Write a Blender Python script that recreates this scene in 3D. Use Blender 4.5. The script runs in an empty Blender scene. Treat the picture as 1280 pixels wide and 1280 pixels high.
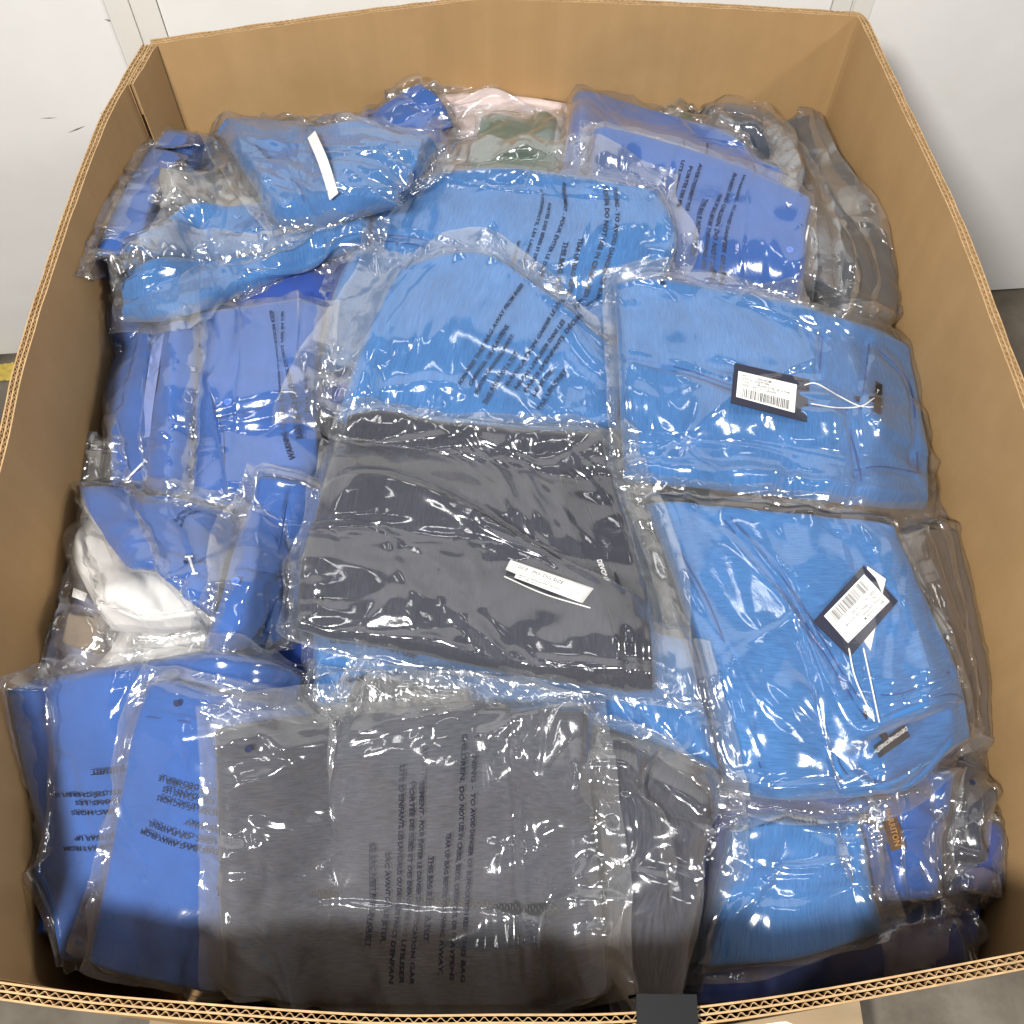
import bpy, math, random
import numpy as np
from mathutils import Matrix, Vector

SC = bpy.context.scene
COL = SC.collection
random.seed(4)
RZ = 0.95                      # height of the box rim above the floor

# ------------------------------------------------------------------ camera
F_PX, CAM_H = 1200.0, 0.847    # focal length in photo pixels, camera height above the rim
_d = np.array([633 - 640, 1333 - 640, F_PX], float); _d /= np.linalg.norm(_d)
_Y = np.array([0, 0, 1.0]) - _d * _d[2]; _Y /= np.linalg.norm(_Y)
_X = np.cross(_Y, -_d); _Z = -_d
CW = np.stack([_X, _Y, _Z])    # camera (x right, y down, z forward) -> world
CO = np.array([0, 0, CAM_H + RZ])
cam = bpy.data.cameras.new('camera'); cam_o = bpy.data.objects.new('camera', cam); COL.objects.link(cam_o)
m = Matrix.Identity(4)
for i in range(3):
    m[i][0] = CW[i][0]; m[i][1] = -CW[i][1]; m[i][2] = -CW[i][2]; m[i][3] = CO[i]
cam_o.matrix_world = m
cam.sensor_width = 36.0; cam.lens = 36.0 * F_PX / 1280.0
cam.clip_start = 0.01; cam.clip_end = 200
SC.camera = cam_o

# ------------------------------------------------------------------ light
world = bpy.data.worlds.new('World'); SC.world = world; world.use_nodes = True
world.node_tree.nodes['Background'].inputs[0].default_value = (0.95, 0.97, 1.0, 1)
world.node_tree.nodes['Background'].inputs[1].default_value = 0.06

def area(name, loc, aim, size, power, col=(1, 1, 1), shape='DISK', size_y=None):
    l = bpy.data.lights.new(name, 'AREA'); l.shape = shape; l.size = size; l.energy = power; l.color = col
    if size_y: l.size_y = size_y
    o = bpy.data.objects.new(name, l); COL.objects.link(o)
    o.location = loc
    o.rotation_euler = (Vector(aim) - Vector(loc)).to_track_quat('-Z', 'Y').to_euler()
    return o
area('bay_lamp', (-0.85, -0.80, RZ + 1.9), (0.05, .7, RZ - .1), 0.3, 108, (1, .97, .93))
area('side_lamp', (2.2, .35, RZ + 1.9), (0, .9, RZ), 0.3, 42, (1, .97, .94))
for x, y, p in ((-1.6, -2.2, 18), (-.2, -1.7, 16), (1.5, -1.9, 14), (-1.9, .9, 10), (.3, 1.2, 7)):  # unseen overhead strips added for more glints on the film
    area('added_glint_strip', (x, y, RZ + 3.6), (x * .5, y * .5 + .3, RZ), 1.25, p, (1, .98, .96), 'RECTANGLE', .14)
SC.view_settings.view_transform = 'Standard'; SC.view_settings.look = 'None'
SC.view_settings.exposure = 0.0; SC.view_settings.gamma = 1.0
SC.cycles.max_bounces = 10; SC.cycles.transparent_max_bounces = 32
SC.cycles.diffuse_bounces = 3; SC.cycles.glossy_bounces = 3; SC.cycles.transmission_bounces = 4
SC.cycles.caustics_reflective = False; SC.cycles.caustics_refractive = False
SC.cycles.sample_clamp_indirect = 4.0

# ------------------------------------------------------------------ projection helpers
def ray_dirs(p):
    p = np.asarray(p, float).reshape(-1, 2)
    r = np.column_stack([p[:, 0] - 640, p[:, 1] - 640, np.full(len(p), F_PX)])
    return r @ CW.T
def at_z(px, py, z):
    d = ray_dirs([(px, py)])[0]; return CO + d * ((z - CO[2]) / d[2])
def at_plane(px, py, q, n):
    d = ray_dirs([(px, py)])[0]; return CO + d * (np.dot(np.asarray(q) - CO, n) / np.dot(d, n))
def project(P):
    c = (np.asarray(P).reshape(-1, 3) - CO) @ CW
    return np.column_stack([c[:, 0] / c[:, 2] * F_PX + 640, c[:, 1] / c[:, 2] * F_PX + 640])

# ------------------------------------------------------------------ mesh helpers
def link(name, me, mats, parent=None, kind=None, label=None):
    for mt in (mats if isinstance(mats, (list, tuple)) else [mats]): me.materials.append(mt)
    o = bpy.data.objects.new(name, me); COL.objects.link(o)
    if parent: o.parent = parent
    if kind: o['kind'] = kind
    if label: o['label'] = label
    return o
def mesh(name, V, Fc, mats, parent=None, smooth=False, kind=None, label=None, mi=None):
    me = bpy.data.meshes.new(name); me.from_pydata([tuple(v) for v in V], [], Fc)
    if mi is not None: me.polygons.foreach_set('material_index', mi)
    if smooth: me.polygons.foreach_set('use_smooth', [True] * len(me.polygons))
    me.update(); return link(name, me, mats, parent, kind, label)
def grid_mesh(name, P, UV, mats, parent=None, label=None, mask=None):
    a, b = P.shape[:2]
    me = bpy.data.meshes.new(name); nv = a * b
    idx = np.arange(nv).reshape(a, b)
    q = np.stack([idx[:-1, :-1], idx[:-1, 1:], idx[1:, 1:], idx[1:, :-1]], -1)
    q = q[mask].reshape(-1) if mask is not None else q.reshape(-1); nf = len(q) // 4
    if mask is not None:
        used, q = np.unique(q, return_inverse=True); P = P.reshape(-1, 3)[used]; UV = UV.reshape(-1, 2)[used]; nv = len(used)
    me.vertices.add(nv); me.vertices.foreach_set('co', P.reshape(-1).astype(np.float32))
    me.loops.add(nf * 4); me.loops.foreach_set('vertex_index', q.astype(np.int32))
    me.polygons.add(nf); me.polygons.foreach_set('loop_start', np.arange(0, nf * 4, 4, dtype=np.int32))
    me.polygons.foreach_set('use_smooth', np.ones(nf, bool))
    uv = me.uv_layers.new(name='UVMap'); uv.data.foreach_set('uv', UV.reshape(-1, 2)[q].reshape(-1).astype(np.float32))
    me.update(calc_edges=True); me.validate()
    return link(name, me, mats, parent, None, label)
class MB:
    def __init__(s): s.V, s.F, s.M = [], [], []
    def add(s, V, Fc, mi=0):
        k = len(s.V); s.V += [tuple(map(float, v)) for v in V]; s.F += [tuple(i + k for i in f) for f in Fc]; s.M += [mi] * len(Fc)
    def box(s, c, sz, R=None, mi=0):
        V = [np.array([x, y, z]) * np.array(sz) / 2 for x in (-1, 1) for y in (-1, 1) for z in (-1, 1)]
        if R is not None: V = [R @ v for v in V]
        s.add([v + np.array(c) for v in V], [(0, 1, 3, 2), (4, 6, 7, 5), (0, 4, 5, 1), (2, 3, 7, 6), (0, 2, 6, 4), (1, 5, 7, 3)], mi)
    def tube(s, pts, r, n=6, mi=0, flat=1.0, up=(0, 0, 1)):
        pts = np.array(pts, float); T = np.gradient(pts, axis=0); T /= np.linalg.norm(T, axis=1)[:, None] + 1e-9
        V = []
        for p, t in zip(pts, T):
            a = np.cross(t, up); a /= np.linalg.norm(a) + 1e-9; b = np.cross(a, t)
            for k in range(n):
                q = 2 * math.pi * k / n; V.append(p + a * math.cos(q) * r + b * math.sin(q) * r * flat)
        Fc = [(i * n + k, i * n + (k + 1) % n, (i + 1) * n + (k + 1) % n, (i + 1) * n + k) for i in range(len(pts) - 1) for k in range(n)]
        Fc += [tuple(range(n))[::-1], tuple(range((len(pts) - 1) * n, len(pts) * n))]
        s.add(V, Fc, mi)
    def prism(s, quad, n, th, mi=0):
        q = [np.array(p) for p in quad]; k = len(q); n = np.array(n) * th
        s.add(q + [p + n for p in q], [tuple(range(k))[::-1], tuple(range(k, 2 * k))] + [(i, (i + 1) % k, k + (i + 1) % k, k + i) for i in range(k)], mi)
    def build(s, name, mats, parent=None, smooth=False, kind=None, label=None):
        return mesh(name, s.V, s.F, mats, parent, smooth, kind, label, s.M)
def smooth_path(pts, n, closed=False):
    pts = np.array(pts, float)
    if len(pts) == 2: return pts[0] + (pts[1] - pts[0]) * np.linspace(0, 1, n)[:, None]
    if closed: q = np.vstack([pts[-1], pts, pts[0], pts[1]])
    else: q = np.vstack([2 * pts[0] - pts[1], pts, 2 * pts[-1] - pts[-2]])
    out = []
    for i in range(1, len(q) - 2):
        a, b, c, d = q[i - 1], q[i], q[i + 1], q[i + 2]
        for t in np.linspace(0, 1, 16, endpoint=False):
            out.append(.5 * (2 * b + (c - a) * t + (2 * a - 5 * b + 4 * c - d) * t * t + (3 * b - a - 3 * c + d) * t ** 3))
    out.append(q[-2]); out = np.array(out)
    s = np.r_[0, np.cumsum(np.linalg.norm(np.diff(out, axis=0), axis=1))]
    return np.column_stack([np.interp(np.linspace(0, s[-1], n), s, out[:, k]) for k in range(out.shape[1])])
LAT = np.random.RandomState(9).rand(64, 64)
def vnoise(x, y, seed=0):
    x = x + seed * 7.31; y = y + seed * 3.77
    i = np.floor(x).astype(int); j = np.floor(y).astype(int); a = x - i; b = y - j
    a = a * a * (3 - 2 * a); b = b * b * (3 - 2 * b); g = lambda p, q: LAT[(i + p) % 64, (j + q) % 64]
    return g(0, 0) * (1 - a) * (1 - b) + g(1, 0) * a * (1 - b) + g(0, 1) * (1 - a) * b + g(1, 1) * a * b

def thing(name, label, cat, group=None, loc=(0, 0, 0)):
    o = bpy.data.objects.new(name, None); COL.objects.link(o); o.location = loc
    o['label'] = label; o['category'] = cat
    if group: o['group'] = group
    return o

# ------------------------------------------------------------------ materials
def mat(name, col, rough=.6, metal=0.0, spec=.5):
    m = bpy.data.materials.new(name); m.use_nodes = True
    b = m.node_tree.nodes['Principled BSDF']
    b.inputs['Base Color'].default_value = (*col, 1); b.inputs['Roughness'].default_value = rough
    b.inputs['Metallic'].default_value = metal; b.inputs['Specular IOR Level'].default_value = spec
    return m
def nd(m, typ, **kw):
    n = m.node_tree.nodes.new(typ)
    for k, v in kw.items():
        if k in n.inputs: n.inputs[k].default_value = v
        else: setattr(n, k, v)
    return n
def noise_mat(name, c1, c2, scale, rough=.7, coord='Object', stretch=(1, 1, 1), detail=5, bump=0.0, bscale=None, spec=.3, lo=.35, hi=.65, c3=None, s3=3.0):
    m = mat(name, c1, rough, spec=spec); L = m.node_tree.links.new; b = m.node_tree.nodes['Principled BSDF']
    tc = nd(m, 'ShaderNodeTexCoord'); mp = nd(m, 'ShaderNodeMapping'); mp.inputs['Scale'].default_value = stretch
    L(tc.outputs[coord], mp.inputs[0])
    nz = nd(m, 'ShaderNodeTexNoise', Scale=scale, Detail=detail, Roughness=.6); L(mp.outputs[0], nz.inputs[0])
    rp = nd(m, 'ShaderNodeValToRGB'); e = rp.color_ramp.elements
    e[0].position = lo; e[1].position = hi; e[0].color = (*c1, 1); e[1].color = (*c2, 1)
    L(nz.outputs[0], rp.inputs[0]); out = rp.outputs[0]
    if c3:
        n3 = nd(m, 'ShaderNodeTexNoise', Scale=s3, Detail=6.0, Roughness=.65); L(tc.outputs[coord], n3.inputs[0])
        r3 = nd(m, 'ShaderNodeValToRGB'); r3.color_ramp.elements[0].position = .45; r3.color_ramp.elements[1].position = .7
        L(n3.outputs[0], r3.inputs[0])
        mx = nd(m, 'ShaderNodeMix', data_type='RGBA'); L(r3.outputs[0], mx.inputs[0]); L(out, mx.inputs[6]); mx.inputs[7].default_value = (*c3, 1)
        out = mx.outputs[2]
    L(out, b.inputs['Base Color'])
    if bump:
        n2 = nd(m, 'ShaderNodeTexNoise', Scale=bscale or scale * 2, Detail=4.0); L(mp.outputs[0], n2.inputs[0])
        bp = nd(m, 'ShaderNodeBump', Strength=bump, Distance=.002); L(n2.outputs[0], bp.inputs['Height']); L(bp.outputs[0], b.inputs['Normal'])
    return m
def fabric(name, c1, c2, slub=True, rough=.8, sheen=.15):
    m = mat(name, c1, rough, spec=.2); L = m.node_tree.links.new; b = m.node_tree.nodes['Principled BSDF']
    b.inputs['Sheen Weight'].default_value = sheen; b.inputs['Sheen Roughness'].default_value = .5
    uv = nd(m, 'ShaderNodeUVMap'); mp = nd(m, 'ShaderNodeMapping'); mp.inputs['Scale'].default_value = (1, .09, 1) if slub else (1, 1, 1)
    L(uv.outputs[0], mp.inputs[0])
    nz = nd(m, 'ShaderNodeTexNoise', Scale=640.0 if slub else 900.0, Detail=3.0, Roughness=.6); L(mp.outputs[0], nz.inputs[0])
    rp = nd(m, 'ShaderNodeValToRGB'); e = rp.color_ramp.elements; e[0].position = .3; e[1].position = .7
    e[0].color = (*c1, 1); e[1].color = (*c2, 1); L(nz.outputs[0], rp.inputs[0])
    big = nd(m, 'ShaderNodeTexNoise', Scale=16.0, Detail=6.0, Roughness=.65); L(uv.outputs[0], big.inputs[0])
    mr = nd(m, 'ShaderNodeMapRange'); mr.inputs[1].default_value = .25; mr.inputs[2].default_value = .75; mr.inputs[3].default_value = .8; mr.inputs[4].default_value = 1.17
    L(big.outputs[0], mr.inputs[0])
    hs = nd(m, 'ShaderNodeHueSaturation'); L(mr.outputs[0], hs.inputs['Value']); L(rp.outputs[0], hs.inputs['Color']); L(hs.outputs[0], b.inputs['Base Color'])
    wv = nd(m, 'ShaderNodeTexNoise', Scale=1400.0, Detail=1.0); L(mp.outputs[0], wv.inputs[0])
    w2 = nd(m, 'ShaderNodeTexNoise', Scale=60.0, Detail=5.0); L(uv.outputs[0], w2.inputs[0])
    ad = nd(m, 'ShaderNodeMath', operation='MULTIPLY_ADD'); L(w2.outputs[0], ad.inputs[0]); ad.inputs[1].default_value = 2.5; L(wv.outputs[0], ad.inputs[2])
    bp = nd(m, 'ShaderNodeBump', Strength=.6, Distance=.0008); L(ad.outputs[0], bp.inputs['Height']); L(bp.outputs[0], b.inputs['Normal'])
    return m
FAB = {
    'sky': fabric('heather_blue_fabric', (.024, .112, .315), (.05, .182, .445)),
    'royal': fabric('royal_blue_fabric', (.018, .082, .31), (.025, .1, .355), slub=False),
    'deep': fabric('shade_darkened_blue_fabric', (.014, .045, .24), (.02, .06, .28), slub=False),  # royal blue darkened to carry the shade low in the heap
    'charcoal': fabric('charcoal_fabric', (.019, .021, .033), (.043, .046, .066)),
    'glare_grey': fabric('glare_lightened_grey_fabric', (.024, .026, .036), (.062, .066, .086)),  # grey lightened to carry the silvery glare of the front bags
    'black': fabric('black_fabric', (.014, .014, .017), (.025, .025, .03)),
    'slate': fabric('slate_fabric', (.035, .045, .065), (.06, .07, .095), slub=False),
    'navy': fabric('navy_lining_fabric', (.008, .009, .02), (.014, .016, .032), slub=False, rough=.5),
    'green': fabric('green_fabric', (.018, .055, .028), (.035, .085, .045), slub=False),
    'pink': fabric('pink_fabric', (.66, .53, .51), (.74, .62, .6)),
    'white': fabric('white_fabric', (.6, .59, .57), (.67, .66, .64), slub=False),
    'lavender': fabric('lavender_fabric', (.16, .18, .34), (.24, .26, .44), slub=False),
    'taupe': fabric('taupe_fabric', (.17, .135, .1), (.22, .175, .13), slub=False),
    'brown': fabric('brown_fabric', (.06, .042, .028), (.1, .07, .05)),
    'grey': fabric('grey_fabric', (.2, .2, .19), (.3, .3, .29)),
}
def film_mat(name, haze, tint=(1, 1, 1), rough=.12):
    m = bpy.data.materials.new(name); m.use_nodes = True; nt = m.node_tree; L = nt.links.new
    nt.nodes.remove(nt.nodes['Principled BSDF']); out = nt.nodes['Material Output']
    tr = nd(m, 'ShaderNodeBsdfTransparent'); tr.inputs[0].default_value = (*[.975 * t for t in tint], 1)
    gl = nd(m, 'ShaderNodeBsdfGlossy'); gl.inputs['Color'].default_value = (1, 1, 1, 1); gl.inputs['Roughness'].default_value = rough
    df = nd(m, 'ShaderNodeBsdfDiffuse'); df.inputs[0].default_value = (.85, .87, .9, 1)
    tl = nd(m, 'ShaderNodeBsdfTranslucent'); tl.inputs[0].default_value = (.85, .87, .9, 1)
    mv = nd(m, 'ShaderNodeMixShader'); mv.inputs[0].default_value = .4; L(df.outputs[0], mv.inputs[1]); L(tl.outputs[0], mv.inputs[2])
    lw = nd(m, 'ShaderNodeLayerWeight', Blend=.18)
    hz = nd(m, 'ShaderNodeMath', operation='MULTIPLY_ADD'); L(lw.outputs['Facing'], hz.inputs[0]); hz.inputs[1].default_value = .1; hz.inputs[2].default_value = haze
    m1 = nd(m, 'ShaderNodeMixShader'); L(hz.outputs[0], m1.inputs[0]); L(tr.outputs[0], m1.inputs[1]); L(mv.outputs[0], m1.inputs[2])
    lf = nd(m, 'ShaderNodeLayerWeight', Blend=.5)      # Schlick, the same from both sides of the sheet
    pw = nd(m, 'ShaderNodeMath', operation='POWER'); L(lf.outputs['Facing'], pw.inputs[0]); pw.inputs[1].default_value = 5.0
    f2 = nd(m, 'ShaderNodeMath', operation='MULTIPLY_ADD', use_clamp=True); L(pw.outputs[0], f2.inputs[0]); f2.inputs[1].default_value = .85; f2.inputs[2].default_value = .085
    m2 = nd(m, 'ShaderNodeMixShader'); L(f2.outputs[0], m2.inputs[0]); L(m1.outputs[0], m2.inputs[1]); L(gl.outputs[0], m2.inputs[2])
    uv = nd(m, 'ShaderNodeUVMap'); n1 = nd(m, 'ShaderNodeTexNoise', Scale=60.0, Detail=4.0, Roughness=.55, Distortion=1.6); L(uv.outputs[0], n1.inputs[0])
    bp = nd(m, 'ShaderNodeBump', Strength=.05, Distance=.004); L(n1.outputs[0], bp.inputs['Height'])
    L(bp.outputs[0], gl.inputs['Normal']); L(bp.outputs[0], lf.inputs['Normal'])
    L(m2.outputs[0], out.inputs[0]); return m
FILM = {'clear': film_mat('clear_polythene', .03), 'hazy': film_mat('hazy_polythene', .07), 'seal': film_mat('heat_sealed_edge', .07), 'smoke': film_mat('dusty_polythene', .08, (.94, .9, .84))}
M_INK = mat('black_print', (.008, .009, .02), .5)
M_BOARD = noise_mat('corrugated_board', (.385, .24, .108), (.415, .26, .12), 30, .8, stretch=(1, 1, .03), bump=.12, bscale=110, spec=.2, c3=(.345, .213, .094), s3=4)
M_EDGE = noise_mat('board_cut_edge', (.34, .22, .11), (.46, .31, .165), 60, .85, spec=.1)
M_WHITECARD = mat('white_card', (.8, .8, .78), .6); M_NAVYCARD = mat('navy_card', (.012, .014, .035), .45)
M_PRINT = mat('label_print', (.04, .04, .045), .6); M_STRING = mat('white_string', (.8, .79, .75), .7)
M_BLACKTAPE = mat('black_woven_label', (.01, .01, .013), .7); M_BROWNLBL = mat('brown_woven_label', (.085, .042, .018), .75)
M_GOLD = mat('golden_thread', (.42, .22, .07), .6); M_WHITETHREAD = mat('white_thread', (.75, .75, .74), .7)
M_CLEARPIN = mat('clear_plastic_pin', (.75, .8, .9), .25)
M_ZIP = mat('zipper_teeth', (.02, .02, .024), .6)

# ------------------------------------------------------------------ crumpled film templates (a periodic sheet squeezed in its plane buckles)
def up2(A):
    N = A.shape[0]; Fq = np.fft.fftshift(np.fft.fft2(A, axes=(0, 1)), axes=(0, 1))
    k = np.arange(N) - N // 2; K = np.sqrt(k[:, None] ** 2 + k[None] ** 2); Fq *= np.exp(-(K / (N * .36)) ** 4)[..., None]
    G = np.zeros((2 * N, 2 * N, 3), complex); o = N - N // 2; G[o:o + N, o:o + N] = Fq
    return (np.fft.ifft2(np.fft.ifftshift(G, axes=(0, 1)), axes=(0, 1)).real * 4).astype(np.float32)
def crumple_sheet(N, levels, cx, cy, seed, iters=260, bend=.1):
    r = np.random.RandomState(seed); U = np.zeros((N, N, 3), np.float32); U[..., 2] = r.randn(N, N) * .35
    for lv in range(levels):
        if lv: U = up2(U) * 2; N *= 2; U[..., 2] += r.randn(N, N) * .01
        I, J = np.meshgrid(np.arange(N), np.arange(N), indexing='ij')
        B0 = np.stack([I * (1 - cx), J * (1 - cy), 0 * I], -1).astype(np.float32); P = B0 + U
        W = np.array([N * (1 - cx), N * (1 - cy)], np.float32)
        cons = [((1, 0), 1, 1.), ((0, 1), 1, 1.), ((1, 1), 2 ** .5, .7), ((1, -1), 2 ** .5, .7), ((2, 0), 2, bend), ((0, 2), 2, bend)]
        for it in range(iters):
            D = np.zeros_like(P)
            for (a, c_), Ln, w in cons:
                Q = np.roll(P, (-a, -c_), (0, 1)) - P
                if a > 0: Q[-a:, :, 0] += W[0]
                if c_ > 0: Q[:, -c_:, 1] += W[1]
                if c_ < 0: Q[:, :-c_, 1] -= W[1]
                l = np.sqrt((Q ** 2).sum(-1)); k = (w * .5 * (l - Ln) / np.maximum(l, 1e-6))[..., None] * Q
                D += k; D -= np.roll(k, (a, c_), (0, 1))
            P += D * .3
        U = P - B0
    z = U[..., 2] / N          # height per unit of tile length
    return z - z.mean()
TPL = {'soft': crumple_sheet(24, 4, .02, .02, 1), 'hard': crumple_sheet(32, 3, .04, .04, 3), 'lines': crumple_sheet(24, 4, .045, .004, 2)}
def _gb(z, s0, s1):
    k0 = np.fft.fftfreq(z.shape[0]) * 2 * np.pi; k1 = np.fft.fftfreq(z.shape[1]) * 2 * np.pi
    return np.fft.ifft2(np.fft.fft2(z) * np.exp(-.5 * (k0[:, None] * s0) ** 2 - .5 * (k1[None] * s1) ** 2)).real
TPL['soft'] = _gb(TPL['soft'], 1.7, 1.7); TPL['hard'] = _gb(TPL['hard'], .9, .9); TPL['lines'] = _gb(TPL['lines'], 1.3, 9)
def tpl(kind, x, y, tile, rot, ox, oy):
    z = TPL[kind]; N = z.shape[0]; c, s = math.cos(rot), math.sin(rot)
    a = ((x * c + y * s) / tile + ox) * N; b = ((-x * s + y * c) / tile + oy) * N
    i = np.floor(a).astype(int); j = np.floor(b).astype(int); fa = a - i; fb = b - j
    g = lambda p, q: z[(i + p) % N, (j + q) % N]
    return (g(0, 0) * (1 - fa) * (1 - fb) + g(1, 0) * fa * (1 - fb) + g(0, 1) * (1 - fa) * fb + g(1, 1) * fa * fb) * tile
# ------------------------------------------------------------------ the room
def setting(name, o): o['kind'] = 'structure'; o.name = name; return o
M_FLOOR = noise_mat('concrete_floor', (.125, .105, .08), (.21, .185, .15), 2.2, .75, bump=.15, bscale=60, spec=.3, c3=(.08, .065, .048), s3=5)
floor = mesh('floor', [(-15, -15, 0), (15, -15, 0), (15, 15, 0), (-15, 15, 0)], [(0, 1, 2, 3)], M_FLOOR, kind='structure')
wl = at_z(0, 447, 0); wr = at_z(1280, 364, 0)
wd = (wr - wl) / np.linalg.norm(wr - wl); wn = np.array([wd[1], -wd[0], 0])          # along the wall; towards the camera
M_WALL = noise_mat('white_wall_paint', (.75, .75, .735), (.8, .8, .785), 3.0, .55, bump=.08, bscale=40, spec=.3, c3=(.71, .705, .68), s3=1.6)
M_SEAM = noise_mat('cream_joint_strip', (.68, .665, .62), (.72, .7, .66), 6, .55, bump=.05)
M_DARKGAP = mat('dark_gap', (.03, .028, .025), .8)
wall = thing('warehouse_wall', 'white panelled warehouse wall behind the cardboard box', 'wall')
def wall_pt(s, h, off=0.0): return wl + wd * s + np.array([0, 0, h]) + wn * off
def wall_s(px, py): return float(np.dot(at_plane(px, py, wl, wn) - wl, wd))
s1 = (wall_s(128, 0), wall_s(196, 0)); s2 = (wall_s(1038, 10), wall_s(1090, 10))
def wslab(name, a, b, h0, h1, o0, o1, mt):
    q = [wall_pt(a, h0, o0), wall_pt(b, h0, o0), wall_pt(b, h1, o0), wall_pt(a, h1, o0)]
    mb = MB(); mb.prism(q, wn, o1 - o0); return mb.build(name, mt, wall)
for a, b in ((-3.0, s1[0]), (s1[1], s2[0]), (s2[1], 5.5)):
    wslab('wall_panel', a, b, .012, 3.2, -.05, 0, M_WALL)
for a, b in (s1, s2):
    c = (a + b) / 2
    wslab('joint_strip', a + .0015, c - .003, .012, 3.2, -.05, .003, M_SEAM); wslab('joint_strip', c + .003, b - .0015, .012, 3.2, -.05, .003, M_SEAM)
    wslab('joint_groove', c - .003, c + .003, .012, 3.2, -.05, -.001, M_SEAM)
wslab('wall_base_gap', -3.0, 5.5, 0.001, .0118, -.05, -.012, M_DARKGAP)
M_SCUFF = mat('scuff_mark', (.2, .19, .18), .8)
mb = MB()
for p, q, w in (((85, 166), (107, 157), .0012), ((50, 148), (72, 147), .0008), ((124, 142), (136, 140), .0008), ((130, 24), (142, 27), .0015)):
    A = at_plane(*p, wl + wn * .001, wn); B = at_plane(*q, wl + wn * .001, wn); u = np.cross(B - A, wn); u /= np.linalg.norm(u)
    mid = (A + B) / 2 + u * w
    mb.add([A, mid - u * 2 * w, B, mid + u * w * .3], [(0, 1, 2, 3)])
mb.build('scuff_mark', M_SCUFF, wall)
# worn yellow floor stripe along the wall on the left
M_YEL = noise_mat('worn_yellow_paint', (.5, .36, .05), (.62, .46, .09), 25, .7, c3=(.22, .18, .1), s3=40)
rr = np.random.RandomState(3); mb = MB()
A, B, Cc, D = at_z(-90, 462, .004), at_z(17, 453, .004), at_z(16, 474, .004), at_z(-90, 486, .004)
n = 22; top = [A + (B - A) * t + np.array([0, rr.uniform(-.006, .006), 0]) for t in np.linspace(0, 1, n)]
bot = [D + (Cc - D) * t + np.array([0, rr.uniform(-.006, .006), 0]) for t in np.linspace(0, 1, n)]
mb.add(top + bot, [(i, n + i, n + i + 1, i + 1) for i in range(n - 1)]); mb.build('yellow_floor_stripe', M_YEL, kind='structure')

# ------------------------------------------------------------------ the box
rim = {
    'left': [(188, 55), (158, 106), (130, 160), (90, 268), (35, 440), (0, 590)],
    'back': [(188, 55), (400, 24), (605, -2), (840, 7), (1062, 19)],
    'right': [(1076, 26), (1120, 120), (1190, 270), (1250, 430), (1283, 520)],
    'front': [(0, 1227), (150, 1245), (440, 1266), (620, 1267), (800, 1264), (1000, 1240), (1280, 1189)],
}
W2 = {k: [at_z(*p, RZ)[:2] for p in v] for k, v in rim.items()}
left = W2['left'] + [np.array([-.528, .30]), np.array([-.512, .15]), np.array([-.497, .070])]
right = W2['right'] + [np.array([.556, .40]), np.array([.54, .22]), np.array([.52, .105])]
front = [np.array([-.490, .064])] + W2['front'] + [np.array([.512, .102])]
back = W2['back']
def normals2(p, sgn):
    t = np.gradient(p, axis=0); t /= np.linalg.norm(t, axis=1)[:, None]; return np.column_stack([t[:, 1], -t[:, 0]]) * sgn
box = thing('cardboard_box', 'big open brown corrugated cardboard box heaped with bagged clothes', 'box')
BZ = .125
def panel(name, path, sgn, z0=BZ, th=.0128, n=110, layers=2, parent=box, smooth=True):
    p = smooth_path(path, n) if smooth else np.array(path); nn = normals2(p, sgn); n = len(p)
    mb = MB(); lt = .0016; pitch = (th - lt) / layers
    for k in range(layers + 1):
        a = p + nn * pitch * k; b = a + nn * lt
        z1 = RZ - (.0 if k == 0 else .0006 * k)
        zz = z1 - .0022 * vnoise(np.arange(n) * .37, np.arange(n) * 0.0, k + len(name)) ** 2
        V = [(*q, z) for q, z in zip(a, zz)] + [(*q, z) for q, z in zip(b, zz)] + [(*q, z0) for q in a] + [(*q, z0) for q in b]
        Fc = []
        for i in range(n - 1):
            Fc += [(i, i + 1, n + i + 1, n + i), (i, 2 * n + i, 2 * n + i + 1, i + 1), (n + i, n + i + 1, 3 * n + i + 1, 3 * n + i)]
        Fc += [(0, n, 3 * n, 2 * n), (n - 1, 3 * n - 1, 4 * n - 1, 2 * n - 1)]
        mb.add(V, Fc, 0)
        k0 = len(mb.M) - len(Fc)
        for i in range(n - 1): mb.M[k0 + i * 3] = 1
    o = mb.build(name, [M_BOARD, M_EDGE], parent)
    s = np.r_[0, np.cumsum(np.linalg.norm(np.diff(p, axis=0), axis=1))]
    mb = MB(); fl = .0085
    for k in range(layers):
        q = np.linspace(0, s[-1], int(s[-1] / fl * 6)); x = np.column_stack([np.interp(q, s, p[:, i]) for i in (0, 1)]); xn = np.column_stack([np.interp(q, s, nn[:, i]) for i in (0, 1)])
        w = np.sin(q / fl * 2 * math.pi + k * 2.1 + .35 * np.sin(q * 31)); w = np.sign(w) * np.abs(w) ** .8 * (.78 + .22 * np.interp(q, np.linspace(0, s[-1], 90), np.random.RandomState(k + n).rand(90)))
        off = pitch * k + lt + (pitch - lt) * (.5 + .44 * w)
        a = x + xn * off[:, None]; b = x + xn * (off + .0006)[:, None]; m_ = len(q); zt = RZ - .0012
        V = [(*v, zt) for v in a] + [(*v, zt) for v in b] + [(*v, zt - .05) for v in a] + [(*v, zt - .05) for v in b]
        Fc = []
        for i in range(m_ - 1): Fc += [(i, i + 1, m_ + i + 1, m_ + i), (i, 2 * m_ + i, 2 * m_ + i + 1, i + 1), (m_ + i, m_ + i + 1, 3 * m_ + i + 1, 3 * m_ + i)]
        mb.add(V, Fc)
    f = mb.build('fluting', M_EDGE, o); f['kind'] = 'stuff'
    return o
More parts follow.
